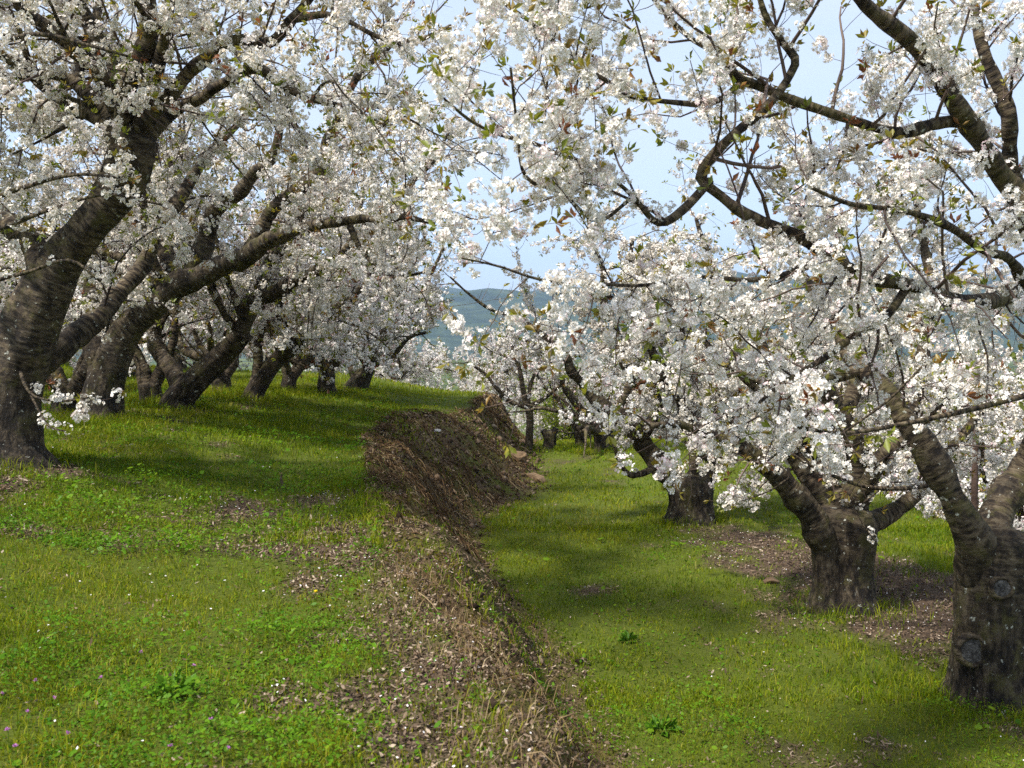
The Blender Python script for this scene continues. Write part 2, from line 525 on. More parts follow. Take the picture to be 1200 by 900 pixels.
def tube(P, R, k, lump=0.0, flutes=0.0, seed=0.0, oldness=None, cap=True):
    """One limb: returns vertices, quads, tris, bark coordinates and age."""
    T, N, B = frames(P)
    n = len(P)
    s = np.concatenate([[0], np.cumsum(np.linalg.norm(np.diff(P, axis=0), axis=1))])
    th = np.linspace(0, 2 * np.pi, k, endpoint=False)
    c, sn = np.cos(th)[None, :], np.sin(th)[None, :]
    rr = R[:, None] * np.ones((1, k))
    if lump or flutes:
        nz = fbm(c * 1.3 + seed, sn * 1.3 + 5, s[:, None] * 3.5 + seed, 3) - .5
        rr = rr * (1 + 2 * lump * nz)
        if flutes:
            ph = 1.2 * (vnoise(s * 1.5, seed + 2) - .5)
            fl = np.cos(3 * th[None, :] + seed + ph[:, None]) + 0.6 * np.cos(5 * th[None, :] + 2 * seed - ph[:, None]) + .5 * np.cos(2 * th[None, :] + 3 * seed)
            fine = fbm(c * 4 + seed, sn * 4, s[:, None] * 4, 3) - .5
            rr = rr * (1 + flutes * fl + 1.3 * flutes * fine)
    V = P[:, None, :] + rr[..., None] * (c[..., None] * N[:, None, :] + sn[..., None] * B[:, None, :])
    bark = np.stack([R[:, None] * c, R[:, None] * sn, s[:, None] + np.zeros((1, k))], -1)
    i = np.arange(n - 1)[:, None] * k
    j = np.arange(k)[None, :]
    j2 = (j + 1) % k
    q = np.stack([i + j, i + j2, i + k + j2, i + k + j], -1).reshape(-1, 4)
    V = V.reshape(-1, 3)
    bark = bark.reshape(-1, 3) + seed * 3.1
    old = np.repeat(oldness if oldness is not None else np.zeros(n), k)
    tris = np.zeros((0, 3), int)
    if cap:
        V = np.vstack([V, P[-1] + T[-1] * R[-1] * 0.25])
        bark = np.vstack([bark, bark[-1]])
        old = np.append(old, old[-1])
        b0 = (n - 1) * k
        tris = np.stack([b0 + j[0], b0 + j2[0], np.full(k, n * k)], -1)
    return V, q, tris, bark, old

def batch_tubes(P, R, k):
    """N tubes with the same number of points: P (N,n,3), R (N,n)."""
    N_, n = P.shape[:2]
    T = norm(np.gradient(P, axis=1))
    ref = norm(P[:, -1] - P[:, 0])
    h = np.where(np.abs(ref[:, 2:3]) < 0.8, np.array([[0, 0, 1.0]]), np.array([[1.0, 0, 0]]))
    Nn = norm(np.cross(T, h[:, None, :]))
    Bn = np.cross(T, Nn)
    th = np.linspace(0, 2 * np.pi, k, endpoint=False)
    c, s = np.cos(th), np.sin(th)
    V = P[:, :, None, :] + R[:, :, None, None] * (c[None, None, :, None] * Nn[:, :, None, :] + s[None, None, :, None] * Bn[:, :, None, :])
    base = (np.arange(N_) * n * k)[:, None, None]
    i = (np.arange(n - 1) * k)[None, :, None]
    j = np.arange(k)[None, None, :]
    j2 = (j + 1) % k
    q = np.stack([base + i + j, base + i + j2, base + i + k + j2, base + i + k + j], -1).reshape(-1, 4)
    return V.reshape(-1, 3), q, N_, n * k

def grow_curves(P0, D0, L, n, wig, trop, r):
    """Grow N twigs from P0 along D0 with random bending; trop (N,3) pulls their direction."""
    N_ = len(P0)
    P = np.zeros((N_, n, 3))
    P[:, 0] = P0
    d = norm(D0)
    step = (L / (n - 1))[:, None]
    for i in range(1, n):
        d = norm(d + wig * r.normal(size=(N_, 3)) + trop)
        P[:, i] = P[:, i - 1] + d * step
    return P

# ------------------------------------------------------------------ blossom and leaf meshes
def flowers(C, D, Rf, lod, r):
    """Five-petalled flowers at C facing D, radius Rf."""
    n = len(C)
    a = norm(np.cross(D, r.normal(size=(n, 3))))
    b = np.cross(D, a)
    cup = r.uniform(0.0, 0.8, n)
    tint = np.clip(r.normal(0.58, 0.10, n), 0.42, 0.80)
    tint = np.where(r.random(n) < 0.07, r.uniform(0.78, 1.0, n), tint)
    ph = r.uniform(0, 2 * np.pi, n)
    def P(rad, ang, up):
        c, s = np.cos(ang + ph), np.sin(ang + ph)
        return C + (Rf * rad)[:, None] * (c[:, None] * a + s[:, None] * b) + (Rf * up)[:, None] * D
    one = np.ones(n)
    if lod == 2:
        V = [P(one * (1.0 if k % 2 else 0.85), 2 * np.pi * k / 5, cup * 0.4) for k in range(5)]
        V = np.stack(V, 1)
        idx = (np.arange(n) * 5)[:, None]
        f = [idx + np.arange(5)[None, :]]
        t = np.repeat(tint, 5)
        return V.reshape(-1, 3), f, t
    Vs = [P(one * 0.0, 0, one * 0.0)]
    ts = [r.random(n) * .22]
    fs = []
    idx = (np.arange(n) * (1 + 5 * (4 if lod == 0 else 3)))[:, None]
    for k in range(5):
        an = 2 * np.pi * k / 5
        jit = r.uniform(-0.12, 0.12, n)
        up = cup + r.uniform(-0.12, 0.12, n)
        if lod == 0:
            o = 1 + 4 * k
            Vs += [P(one * .72, an + jit - .50, up * .75), P(one * 1.0, an + jit - .26, up), P(one * 1.0, an + jit + .26, up), P(one * .72, an + jit + .50, up * .75)]
            ts += [tint] * 4
            fs.append(idx + np.array([[0, o, o + 1, o + 2, o + 3]]))
        else:
            o = 1 + 3 * k
            Vs += [P(one * .78, an + jit - .62, up * .8), P(one * 1.08, an + jit, up), P(one * .78, an + jit + .62, up * .8)]
            ts += [tint] * 3
            fs.append(idx + np.array([[0, o, o + 1, o + 2]]))
    V = np.stack(Vs, 1)
    t = np.stack(ts, 1)
    return V.reshape(-1, 3), [np.concatenate(fs)], t.ravel()

def clusters(CP, CD, lod, r, cr=(0.024, 0.046), nf=(11, 22), fr=(0.0115, 0.0160)):
    if lod == 2:
        nf = (6, 12)
        fr = (fr[0] * 1.35, fr[1] * 1.45)
    n = r.integers(nf[0], nf[1], len(CP))
    i = np.repeat(np.arange(len(CP)), n)
    rad = r.uniform(cr[0], cr[1], len(CP))[i]
    d = norm(r.normal(size=(len(i), 3)) + 0.75 * CD[i])
    C = CP[i] + d * (rad * r.uniform(.65, 1.1, len(i)))[:, None]
    fd = norm(d + 0.35 * r.normal(size=(len(i), 3)))
    V, f, t = flowers(C, fd, r.uniform(fr[0], fr[1], len(i)) * r.uniform(.78, 1.08, len(CP))[i], lod, r)
    pink = np.where(r.random(len(CP)) < .13, r.uniform(.10, .34, len(CP)), 0)[i]
    k = len(t) // len(i)
    pk = np.repeat(pink, k)
    return V, f, np.where(t > .3, np.minimum(t + pk, 1), t)

def leaves(LP, LD, r, n=(4, 8), length=(0.022, 0.045), spread=0.75):
    k = r.integers(n[0], n[1], len(LP))
    i = np.repeat(np.arange(len(LP)), k)
    m = len(i)
    d = norm(LD[i] + spread * r.normal(size=(m, 3)))
    side = norm(np.cross(d, r.normal(size=(m, 3))))
    up = np.cross(side, d)
    L = r.uniform(length[0], length[1], m)[:, None]
    b = LP[i] + d * L * .15
    w = L * r.uniform(.16, .25, m)[:, None]
    mid = b + d * L * .55
    V = np.stack([b, mid + side * w + up * w * .5, b + d * L - up * L * .12, mid - side * w + up * w * .5], 1)
    idx = (np.arange(m) * 4)[:, None]
    f = np.concatenate([idx + np.array([[0, 1, 2]]), idx + np.array([[0, 2, 3]])])
    tuft = r.random(len(LP))
    t = np.clip(tuft[i] * .75 + r.random(m) * .3 + (r.random(len(LP)) < .12)[i] * .4, 0, 1)
    return V.reshape(-1, 3), [f], np.repeat(t, 4)

# ------------------------------------------------------------------ trees
BASES = []

def make_tree(name, label, base, trunk, limbs, seed, lod=1, dens=1.0, group=None, cat="tree", knots=(), shadow_extra=(),
              sec_len=1.0, min_h=0.75, extra=None, trunk_k=36, flutes=0.05, petal_scale=1.0, clear=None, old_limit=0.16):
    """trunk: list of (point, radius); limbs: list of lists of (point, radius); all in world space."""
    r = np.random.default_rng(seed)
    base = np.asarray(base, float)
    root = bpy.data.objects.new(name, None)
    COL.objects.link(root)
    root.location = base
    root.empty_display_size = 0.3
    BASES.append(base[:2])
    tag(root, label, cat, group)
    # trunk
    tp = np.array([list(p) + [q] for p, q in trunk])
    c = catmull(tp, 0.035)
    P, R = c[:, :3], np.maximum(c[:, 3], 0.004)
    hgt = P[:, 2] - base[2]
    R = R * (1 + 0.15 * np.exp(-np.maximum(hgt, 0) / 0.10))
    old = sm(0.9, 0.25, hgt) * 0.65 + 0.35 * sm(0.04, old_limit, R)
    V, q, t3, bk, od = tube(P, R, trunk_k, 0.15, flutes, seed * 1.7, old)
    tr = obj("trunk", make_mesh("trunk", V - base, [q, t3], M["bark"], {"bark": bk, "old": od}, True), root)
    for (p, nrm, rad) in knots:
        near = V[np.hypot(V[:, 0] - p[0], V[:, 2] - p[2]) < .05]
        if len(near):
            p = np.array([p[0], np.sort(near[:, 1])[min(3, len(near) - 1)] - .016, p[2]])
        make_knot(tr, base, np.asarray(p), norm(np.asarray(nrm, float)), rad, r)
    # limbs
    fine = []
    for li, L in enumerate(limbs):
        lp = np.array([list(p) + [q] for p, q in L])
        c = catmull(lp, 0.04)
        P, R = c[:, :3].copy(), np.maximum(c[:, 3], 0.003)
        s = np.concatenate([[0], np.cumsum(np.linalg.norm(np.diff(P, axis=0), axis=1))])
        env = sm(0, 0.3, s)[:, None] * np.clip(R * 1.1, 0.010, 0.045)[:, None]
        P += env * (np.stack([vnoise(s * 2.6, seed + li, 1), vnoise(s * 2.6, seed + li, 5), vnoise(s * 2.6, seed + li, 9)], -1) - .5) * 2
        R = R * (1 + 0.28 * (vnoise(s * 5, li + seed) - .5) + 0.30 * (vnoise(s * 14, li + seed, 4) - .5) * sm(.1, .3, s))
        old = 0.75 * sm(0.05, old_limit, R)
        k = 16 if R[0] > 0.05 else 9
        V, q, t3, bk, od = tube(P, R, k, 0.08, 0.0, seed + li * .77, old)
        obj("limb", make_mesh("limb", V - base, [q, t3], M["bark"], {"bark": bk, "old": od}, True), root)
        fine.append((P, R, s))
    # secondary branches
    p0, d0, l0, r0 = [], [], [], []
    cp, cd, lp_, ld_ = [], [], [], []
    ctr = np.mean([f[0].mean(0) for f in fine], axis=0)
    for P, R, s in fine:
        T = norm(np.gradient(P, axis=0))
        pos = 0.25 + r.uniform(0, .2)
        while pos < s[-1]:
            i = min(np.searchsorted(s, pos), len(s) - 1)
            if R[i] < 0.085:
                frac = pos / s[-1]
                pr = norm(np.cross(T[i], r.normal(size=3)))
                out = P[i] - ctr
                out[2] *= 0.3
                out = out / (np.linalg.norm(out) + .5)
                d = T[i] * r.uniform(.1, .7) + pr * .95 + np.array([0, 0, r.uniform(-.15, .5)]) + out * 0.3
                p0.append(P[i]); d0.append(d)
                l0.append(sec_len * r.uniform(.35, 1.3) * (1.15 - .45 * frac))
                r0.append(min(R[i] * .5, r.uniform(.006, .0125)))
            pos += r.uniform(.06, .15) / dens
        # spurs carried directly by the thinner limbs
        for i in range(0, len(s)):
            if R[i] < 0.062 and r.random() < (0.55 if R[i] < .03 else 0.3) * dens:
                pr = norm(np.cross(T[i], r.normal(size=3)) + np.array([0, 0, .15]))
                cp.append(P[i] + pr * (R[i] + .018)); cd.append(pr)
        lp_.append(P[-1]); ld_.append(T[-1])
    tubesV, tubesF, tint = [], [], []
    nv = 0
    if extra:
        for e in extra:      # hand-laid slender branches
            c = catmull(np.array([list(p) + [q] for p, q in e]), 0.06)
            V, q, t3, bk, od = tube(c[:, :3], np.maximum(c[:, 3], .002), 6)
            obj("branch", make_mesh("branch", V - base, [q, t3], M["bark"], {"bark": bk, "old": od}, True), root)
            P = c[:, :3]
            T = norm(np.gradient(P, axis=0))
            for i in range(3, len(P)):
                if r.random() < .22:
                    pr = norm(np.cross(T[i], r.normal(size=3)))
                    p0.append(P[i]); d0.append(T[i] * .6 + pr * .8 + np.array([0, 0, .1])); l0.append(r.uniform(.1, .3)); r0.append(.003)
                if r.random() < .48:
                    pr = norm(np.cross(T[i], r.normal(size=3)))
                    cp.append(P[i] + pr * .02); cd.append(pr)
    p0, d0, l0, r0 = np.array(p0), np.array(d0), np.array(l0), np.array(r0)
    trop = np.zeros((len(p0), 3))
    trop[:, 2] = np.where(r.random(len(p0)) < .42, -0.09, 0.05)
    S = grow_curves(p0, d0, l0, 9, 0.17, trop, r)
    # keep the lower limit of the crown
    low = S[:, -1, 2] < height(S[:, -1, 0], S[:, -1, 1]) + min_h
    S, l0, r0 = S[~low], l0[~low], r0[~low]
    if clear is not None:
        ok = ~clear(S[:, -1]) & ~clear(S[:, 5])
        S, l0, r0 = S[ok], l0[ok], r0[ok]
    SR = r0[:, None] * np.linspace(1, .35, 9)[None, :]
    V, q, n_, per = batch_tubes(S, SR, 5)
    tubesV.append(V); tubesF.append(q + nv); nv += len(V)
    tint.append(np.repeat(r.random(n_), per))
    # twigs on the branches
    nt = np.maximum(1, (l0 / 0.085 * dens).astype(int))
    ti = np.repeat(np.arange(len(S)), nt)
    u = r.uniform(.12, .99, len(ti)) * 8
    k = np.minimum(u.astype(int), 7)
    fr = (u - k)[:, None]
    tp0 = S[ti, k] * (1 - fr) + S[ti, k + 1] * fr
    td = norm(S[ti, k + 1] - S[ti, k])
    tdir = td * .55 + norm(np.cross(td, r.normal(size=(len(ti), 3)))) * .85 + np.array([0, 0, .22])
    tl = r.uniform(.06, .34, len(ti)) ** 1.0
    trp = np.tile([[0, 0, .04]], (len(ti), 1))
    W = grow_curves(tp0, tdir, tl, 5, 0.14, trp, r)
    WR = r.uniform(.0016, .0030, len(ti))[:, None] * np.linspace(1, .5, 5)[None, :]
    if lod == 2:
        WR = WR * 1.3
    V, q, n_, per = batch_tubes(W, WR, 3)
    tubesV.append(V); tubesF.append(q + nv); nv += len(V)
    tint.append(np.repeat(r.random(n_), per))
    # blossom clusters along branches and twigs
    def along(C, L, spacing, lo):
        n = np.maximum(1, np.round(L * (1 - lo) / spacing + r.uniform(-.4, .4, len(L))).astype(int))
        i = np.repeat(np.arange(len(C)), n)
        m = C.shape[1] - 1
        u = r.uniform(lo, 1.0, len(i)) * m
        k = np.minimum(u.astype(int), m - 1)
        f = (u - k)[:, None]
        p = C[i, k] * (1 - f) + C[i, k + 1] * f
        t = norm(C[i, k + 1] - C[i, k])
        pr = norm(np.cross(t, r.normal(size=(len(i), 3))))
        return p + pr * r.uniform(.008, .026, len(i))[:, None], pr
    a1, b1 = along(S, l0, 0.045 / dens, .10)
    a2, b2 = along(W, tl, 0.055 / dens, .15)
    CP = np.vstack([a1, a2] + ([np.array(cp)] if cp else []))
    CD = np.vstack([b1, b2] + ([np.array(cd)] if cd else []))
    # blossom comes in thick sleeves and thin gaps
    keep = fbm(CP[:, 0] * 3.4, CP[:, 1] * 3.4, CP[:, 2] * 3.4 + seed, 2) + r.uniform(-.08, .08, len(CP)) > 0.455
    keep &= CP[:, 2] > height(CP[:, 0], CP[:, 1]) + min_h - .1
    keep &= np.linalg.norm(CP - np.array([0, 0, CAMZ]), axis=1) > 2.4
    if clear is not None:
        keep &= ~clear(CP)
    CP, CD = CP[keep], CD[keep]
    V, f, t = clusters(CP, CD, lod, r, cr=(.024 * petal_scale, .047 * petal_scale))
    bl = obj("blossoms", make_mesh("blossoms", V - base, f, M["petal"], {"tint": t}), root)
    # young leaf tufts at the twig tips
    sel = r.random(len(W)) < (.80 if lod < 2 else .50)
    LP = np.vstack([W[sel, -1], S[:, -1]])
    LD = np.vstack([norm(W[sel, -1] - W[sel, -2]), norm(S[:, -1] - S[:, -2])])
    if clear is not None:
        ok = ~clear(LP)
        LP, LD = LP[ok], LD[ok]
    V, f, t = leaves(LP, LD, r, n=(4, 9) if lod < 2 else (3, 6), length=(.026, .058) if lod < 2 else (.045, .08))
    obj("leaves", make_mesh("leaves", V - base, f, M["leaf"], {"tint": t}), root)
    obj("twigs", make_mesh("twigs", np.vstack(tubesV) - base, [np.concatenate(tubesF)], M["twig"], {"tint": np.concatenate(tint)}), root)
    print(name, "clusters", len(CP), "twigs", len(W))
    return root

def make_knot(parent, base, p, nrm, rad, r):
    """A healed pruning wound: a raised bark ring round a grey cut face with rings."""
    a = norm(np.cross(nrm, [0.2, 0.1, 1.0]))
    b = np.cross(nrm, a)
    k = 22
    th = np.linspace(0, 2 * np.pi, k, endpoint=False)
    prof = [(1.35, -.35), (1.28, .10), (1.12, .26), (0.98, .24), (0.86, .10), (0.55, .13), (0.25, .09)]
    V = []
    for rr, h in prof:
        jr = 1 + 0.10 * (vnoise(np.cos(th) * 1.5 + 3, np.sin(th) * 1.5, rr) - .5) * 2
        V.append(p + (rad * rr * jr)[:, None] * (np.cos(th)[:, None] * a + 1.06 * np.sin(th)[:, None] * b) + nrm * rad * h)
    V = np.vstack(V + [(p + nrm * rad * .1)[None]])
    def rings(i0, i1):
        out = []
        for i in range(i0, i1):
            for j in range(k):
                out.append((i * k + j, i * k + (j + 1) % k, (i + 1) * k + (j + 1) % k, (i + 1) * k + j))
        return out
    m = make_mesh("pruning_knot", V[:5 * k] - base, [rings(0, 4)], M["bark"], {"bark": V[:5 * k] - p, "old": np.full(5 * k, .35)}, True)
    o = obj("pruning_knot", m, parent)
    q = rings(4, len(prof) - 1)
    n0 = len(V) - 1
    t = [((len(prof) - 1) * k + j, (len(prof) - 1) * k + (j + 1) % k, n0) for j in range(k)]
    obj("pruning_knot", make_mesh("pruning_knot", V - base, [np.array(q), np.array(t)], M["cutwood"], None, True), parent)
    tag(parent.children[-1], "grey weathered cut face of a sawn-off limb")

def px_list(L, Y0):
    """(px, py, dY, width in px) -> (world point, radius)."""
    return [(at(x, y, Y0 + dy), 0.5 * w * (Y0 + dy) / FPX) for x, y, dy, w in L]

def hero(name, label, bpx, trunk, limbs, seed, extra=None, procedural=0, proc_center=None, knots_px=(), proc_args={}, drape=0, **kw):
    b = ground_at(*bpx)
    Y0 = b[1]
    T = px_list(trunk, Y0)
    T[0] = (np.array([T[0][0][0], T[0][0][1], height(T[0][0][0], T[0][0][1]) - 0.10]), T[0][1])
    Ls = [px_list(L, Y0) for L in limbs]
    ex = [px_list(L, Y0) for L in extra] if extra else None
    kn = [(at(x, y, Y0 + dy), n, rad) for x, y, dy, n, rad in knots_px]
    r = np.random.default_rng(seed + 500)
    if procedural:
        Ls += vase(T[-1][0], r, procedural, r0=min(T[-1][1] * .5, .08), **proc_args)
    # long drooping side branches that carry the low skirt of the crown
    for k in range(drape):
        L0 = Ls[int(r.integers(0, max(1, len(limbs))))]
        j = int(r.integers(len(L0) // 3, max(len(L0) // 3 + 1, 2 * len(L0) // 3 + 1)))
        p, q = np.array(L0[j][0]), L0[j][1]
        a = r.uniform(-2.9, .5)
        d = np.array([math.cos(a), math.sin(a), r.uniform(-.1, .35)])
        Ld = r.uniform(.9, 1.9)
        pts = [(p, min(q * .5, .022))]
        for i in range(1, 7):
            d = norm(d + r.normal(size=3) * .14 + np.array([0, 0, -.22]))
            p = p + d * Ld / 6
            if p[2] < height(p[0], p[1]) + .75:
                break
            pts.append((p, max(min(q * .5, .022) * (1 - i / 6), .005)))
        if len(pts) > 3:
            Ls.append(pts)
    b = np.array([b[0], b[1], height(b[0], b[1])])
    print(name, "base", b.round(2), "Y0", round(Y0, 2))
    return make_tree(name, label, b, T, Ls, seed, extra=ex, knots=kn, **kw)

def vase(p, r, n, r0=.07, length=(2.0, 3.0), az=None, elev=(.5, 1.05), spread=2 * math.pi, az0=None):
    out = []
    a0 = r.uniform(0, 2 * math.pi) if az0 is None else az0
    for i in range(n):
        a = a0 + spread * (i + r.uniform(-.25, .25)) / n
        e = r.uniform(*elev)
        L = r.uniform(*length)
        d = np.array([math.cos(a) * math.cos(e), math.sin(a) * math.cos(e), math.sin(e)])
        pts = [np.array(p) - d * 0.12]
        rad = [r0 * r.uniform(.8, 1.1)]
        m = 7
        for j in range(1, m + 1):
            d = norm(d + r.normal(size=3) * .17 + np.array([0, 0, .10 if j < 3 else -.05]))
            pts.append(pts[-1] + d * L / m)
            rad.append(max(rad[0] * (1 - j / m) ** .9, .009))
        out.append(list(zip(pts, rad)))
        for q in range(r.integers(1, 3)):      # forks
            j = r.integers(2, 5)
            d2 = norm(pts[j + 1] - pts[j] + r.normal(size=3) * .35 + np.array([0, 0, .2]))
            pp, rr = [pts[j] - d2 * .03], [rad[j] * .75]
            L2 = L * r.uniform(.35, .6)
            for k in range(1, 6):
                d2 = norm(d2 + r.normal(size=3) * .16)
                pp.append(pp[-1] + d2 * L2 / 5)
                rr.append(max(rr[0] * (1 - k / 5), .007))
            out.append(list(zip(pp, rr)))
    return out

# the open air over the lane: the rows do not close above it
def open_air(P):
    x, y, z = P[..., 0], P[..., 1], P[..., 2]
    lane = (np.abs(x - (-.85 + .48 * (z - 1.25) - .03 * (y - 12))) < .24 + .11 * np.maximum(z - 1.25, 0)) & (y > 6.5) & (z > 1.05)
    under = (((x > -2.0) & (x < -.3) & (z < 1.35)) | ((x >= -.3) & (x < 1.75 - .05 * y) & (z < .65))) & (y > 4)
    return lane | under

# ---- left row, on the upper terrace
left_group = "cherry trees of the left row on the upper terrace"
hero("cherry_tree", "large cherry tree at the left edge with a thick leaning trunk and dark fork", (6, 538),
     [(2, 545, 0, 122), (4, 525, 0, 96), (8, 500, 0, 80), (16, 450, 0, 72), (36, 390, 0, 66), (66, 318, 0, 54), (100, 272, -.1, 43), (130, 235, -.15, 44), (150, 200, -.2, 54), (158, 160, -.2, 52)],
     [[(150, 190, -.2, 30), (128, 140, -.25, 22), (108, 118, -.3, 17), (90, 92, -.3, 14), (60, 83, -.35, 12), (20, 85, -.4, 10), (-40, 80, -.5, 8), (-110, 70, -.6, 6)],
      [(92, 95, -.3, 13), (97, 45, -.2, 12), (107, 18, -.1, 11), (114, -15, 0, 10), (125, -80, .1, 7)],
      [(150, 180, -.2, 36), (143, 130, -.3, 28), (160, 73, -.4, 24), (177, 27, -.5, 20), (184, -15, -.55, 17), (200, -90, -.6, 12), (230, -180, -.6, 7)],
      [(160, 165, -.2, 26), (175, 127, -.35, 17), (203, 103, -.4, 15), (233, 80, -.5, 14), (273, 53, -.6, 13), (320, 47, -.7, 12), (347, 20, -.8, 11), (372, -10, -.9, 9), (400, -60, -1, 6)],
      [(165, 165, -.2, 26), (195, 135, -.1, 16), (227, 120, -.1, 13), (250, 101, -.1, 12), (293, 80, -.15, 11), (327, 97, -.2, 10), (367, 113, -.3, 8), (405, 124, -.35, 6), (440, 140, -.4, 4)],
      [(24, 455, .15, 40), (60, 420, .4, 31), (117, 377, .7, 24), (140, 345, .9, 20), (172, 300, 1.1, 17), (202, 245, 1.3, 16), (235, 190, 1.5, 12), (275, 150, 1.7, 8), (310, 120, 1.9, 5)],
      [(347, 22, -.8, 9), (390, 18, -.9, 7), (440, 40, -1.0, 6), (480, 55, -1.1, 4)],
      [(60, 330, 0, 34), (20, 270, .2, 26), (-30, 220, .4, 20), (-90, 160, .6, 14), (-160, 110, .8, 9)],
      ], 21, lod=1, dens=.70, group=left_group, clear=open_air, procedural=5, proc_args=dict(az0=2.0, spread=4.4, length=(1.6, 2.6)), drape=7,
     extra=[[(22, 425, -.05, 6), (28, 448, -.34, 4), (40, 464, -.45, 3), (70, 470, -.55, 3), (104, 466, -.65, 2)],
            [(34, 458, -.40, 3), (46, 482, -.5, 2.5), (58, 500, -.6, 2.5), (76, 505, -.65, 2)],
            [(-40, 215, .35, 14), (-70, 290, -.5, 9), (0, 268, -.9, 7), (60, 245, -1.1, 5), (125, 228, -1.2, 4), (190, 240, -1.2, 3)],
            [(-40, 215, .35, 12), (-30, 240, -.5, 8), (20, 222, -.9, 6), (85, 205, -1.1, 4), (140, 208, -1.2, 3)],
            [(-40, 215, .35, 12), (-60, 330, -.6, 8), (20, 322, -.9, 5), (80, 305, -1, 4), (118, 330, -1, 3)],
            [(-60, 80, -.5, 8), (-30, 62, -.9, 7), (40, 40, -1.1, 5), (100, 52, -1.2, 4), (150, 66, -1.2, 3)]], min_h=.45)

hero("cherry_tree", "cherry tree just behind the leftmost one with a long arching limb", (118, 492),
     [(116, 497, 0, 66), (118, 478, 0, 49), (126, 440, 0, 40), (147, 390, 0, 34), (180, 358, 0, 31), (200, 340, -.05, 28)],
     [[(195, 345, -.05, 32), (213, 330, -.1, 30), (247, 315, -.2, 27), (283, 302, -.3, 24), (313, 282, -.5, 20), (360, 269, -.8, 15), (410, 263, -1.2, 11), (465, 255, -1.6, 8), (510, 264, -2, 4)],
      [(120, 450, 0, 36), (112, 390, .2, 28), (112, 340, .4, 22), (130, 275, .6, 18), (160, 220, .8, 14), (185, 170, .9, 10), (200, 100, 1, 7)],
      [(225, 322, 0, 24), (240, 275, 0, 20), (255, 246, -.1, 17), (277, 233, -.1, 16), (300, 202, -.2, 14), (323, 180, -.3, 12), (330, 140, -.4, 9), (350, 90, -.5, 6)],
      [(290, 298, -.3, 20), (312, 252, -.35, 17), (335, 228, -.4, 16), (360, 213, -.5, 15), (383, 187, -.6, 13), (381, 165, -.6, 11), (402, 120, -.8, 9), (430, 78, -1, 9), (460, 52, -1.2, 8), (462, 36, -1.3, 7), (450, -5, -1.4, 6)],
      [(430, 78, -1, 7), (462, 52, -1.2, 7), (490, 50, -1.3, 5), (530, 30, -1.4, 4)],
      [(410, 265, -1.2, 8), (425, 295, -1.3, 6), (452, 318, -1.45, 5), (478, 322, -1.5, 4), (500, 318, -1.55, 3)],
      [(383, 180, -.6, 9), (420, 170, -.7, 7), (450, 145, -.8, 6), (485, 120, -.9, 4)]],
     22, lod=1, dens=.70, group=left_group, clear=open_air, procedural=5, proc_args=dict(az0=0.9, spread=4.2), drape=7, min_h=.5)

hero("cherry_tree", "cherry tree third along the left row with a slanting limb above the grass", (208, 479),
     [(207, 484, 0, 44), (209, 468, 0, 34), (230, 445, 0, 30), (262, 415, 0, 26), (286, 390, -.1, 22)],
     [[(280, 396, -.1, 22), (297, 357, -.2, 20), (323, 342, -.3, 18), (360, 327, -.5, 15), (393, 298, -.7, 12), (425, 270, -.9, 9), (470, 230, -1.1, 7), (505, 190, -1.3, 5), (530, 150, -1.4, 3)],
      [(218, 458, .1, 20), (196, 430, .3, 18), (180, 400, .5, 16), (185, 340, .7, 13), (205, 270, .9, 10), (215, 200, 1, 6)],
      [(300, 355, -.2, 15), (310, 310, 0, 13), (345, 265, .2, 11), (365, 210, .3, 9), (400, 150, .4, 6), (420, 90, .5, 4)],
      [(390, 300, -.7, 8), (430, 310, -.8, 6), (470, 300, -1, 5), (505, 285, -1.1, 3)]],
     23, lod=1, dens=.74, group=left_group, clear=open_air, procedural=5, proc_args=dict(az0=0.6, spread=4.2), drape=7, min_h=.5)

hero("cherry_tree", "cherry tree fourth along the left row with two stems rising apart", (296, 469),
     [(295, 473, 0, 30), (298, 460, 0, 22), (313, 437, 0, 20), (330, 415, 0, 18)],
     [[(326, 419, 0, 18), (353, 393, -.1, 15), (367, 371, -.2, 13), (402, 360, -.4, 11), (430, 330, -.6, 8), (460, 280, -.8, 6), (490, 230, -1, 4)],
      [(298, 455, .05, 15), (299, 425, .1, 13), (301, 394, .2, 11), (320, 340, .3, 9), (340, 280, .4, 7), (350, 220, .5, 5)],
      [(367, 371, -.2, 9), (380, 330, -.1, 8), (410, 290, 0, 7), (430, 220, .1, 5), (450, 170, .2, 3)]],
     24, lod=2, dens=.95, group=left_group, clear=open_air, procedural=4, drape=6, min_h=.5)

hero("cherry_tree", "short forked cherry tree fifth along the left row", (383, 461),
     [(384, 464, 0, 26), (383, 452, 0, 20), (385, 436, 0, 19)],
     [[(384, 440, 0, 15), (366, 425, 0, 12), (352, 430, 0, 9), (335, 415, 0, 7), (320, 380, 0, 5)],
      [(385, 442, 0, 15), (400, 405, .1, 12), (405, 365, .2, 10), (420, 310, .2, 8), (440, 250, .3, 5)]],
     25, lod=2, dens=.95, group=left_group, clear=open_air, procedural=4, drape=6, min_h=.5)

hero("cherry_tree", "cherry tree at the far end of the left row on the grassy crest", (420, 457),
     [(416, 460, 0, 32), (420, 450, 0, 24), (430, 432, 0, 17)],
     [[(426, 438, 0, 15), (449, 397, -.1, 12), (463, 377, -.2, 10), (482, 366, -.3, 7), (500, 330, -.5, 5), (520, 290, -.6, 3)],
      [(420, 446, 0, 13), (410, 420, .1, 11), (412, 380, .2, 9), (430, 320, .3, 7), (450, 260, .3, 5)],
      [(432, 430, 0, 10), (462, 415, -.2, 7), (480, 395, -.3, 5), (500, 390, -.4, 3)]],
     26, lod=2, dens=.95, group=left_group, clear=open_air, procedural=4, drape=6, min_h=.5)

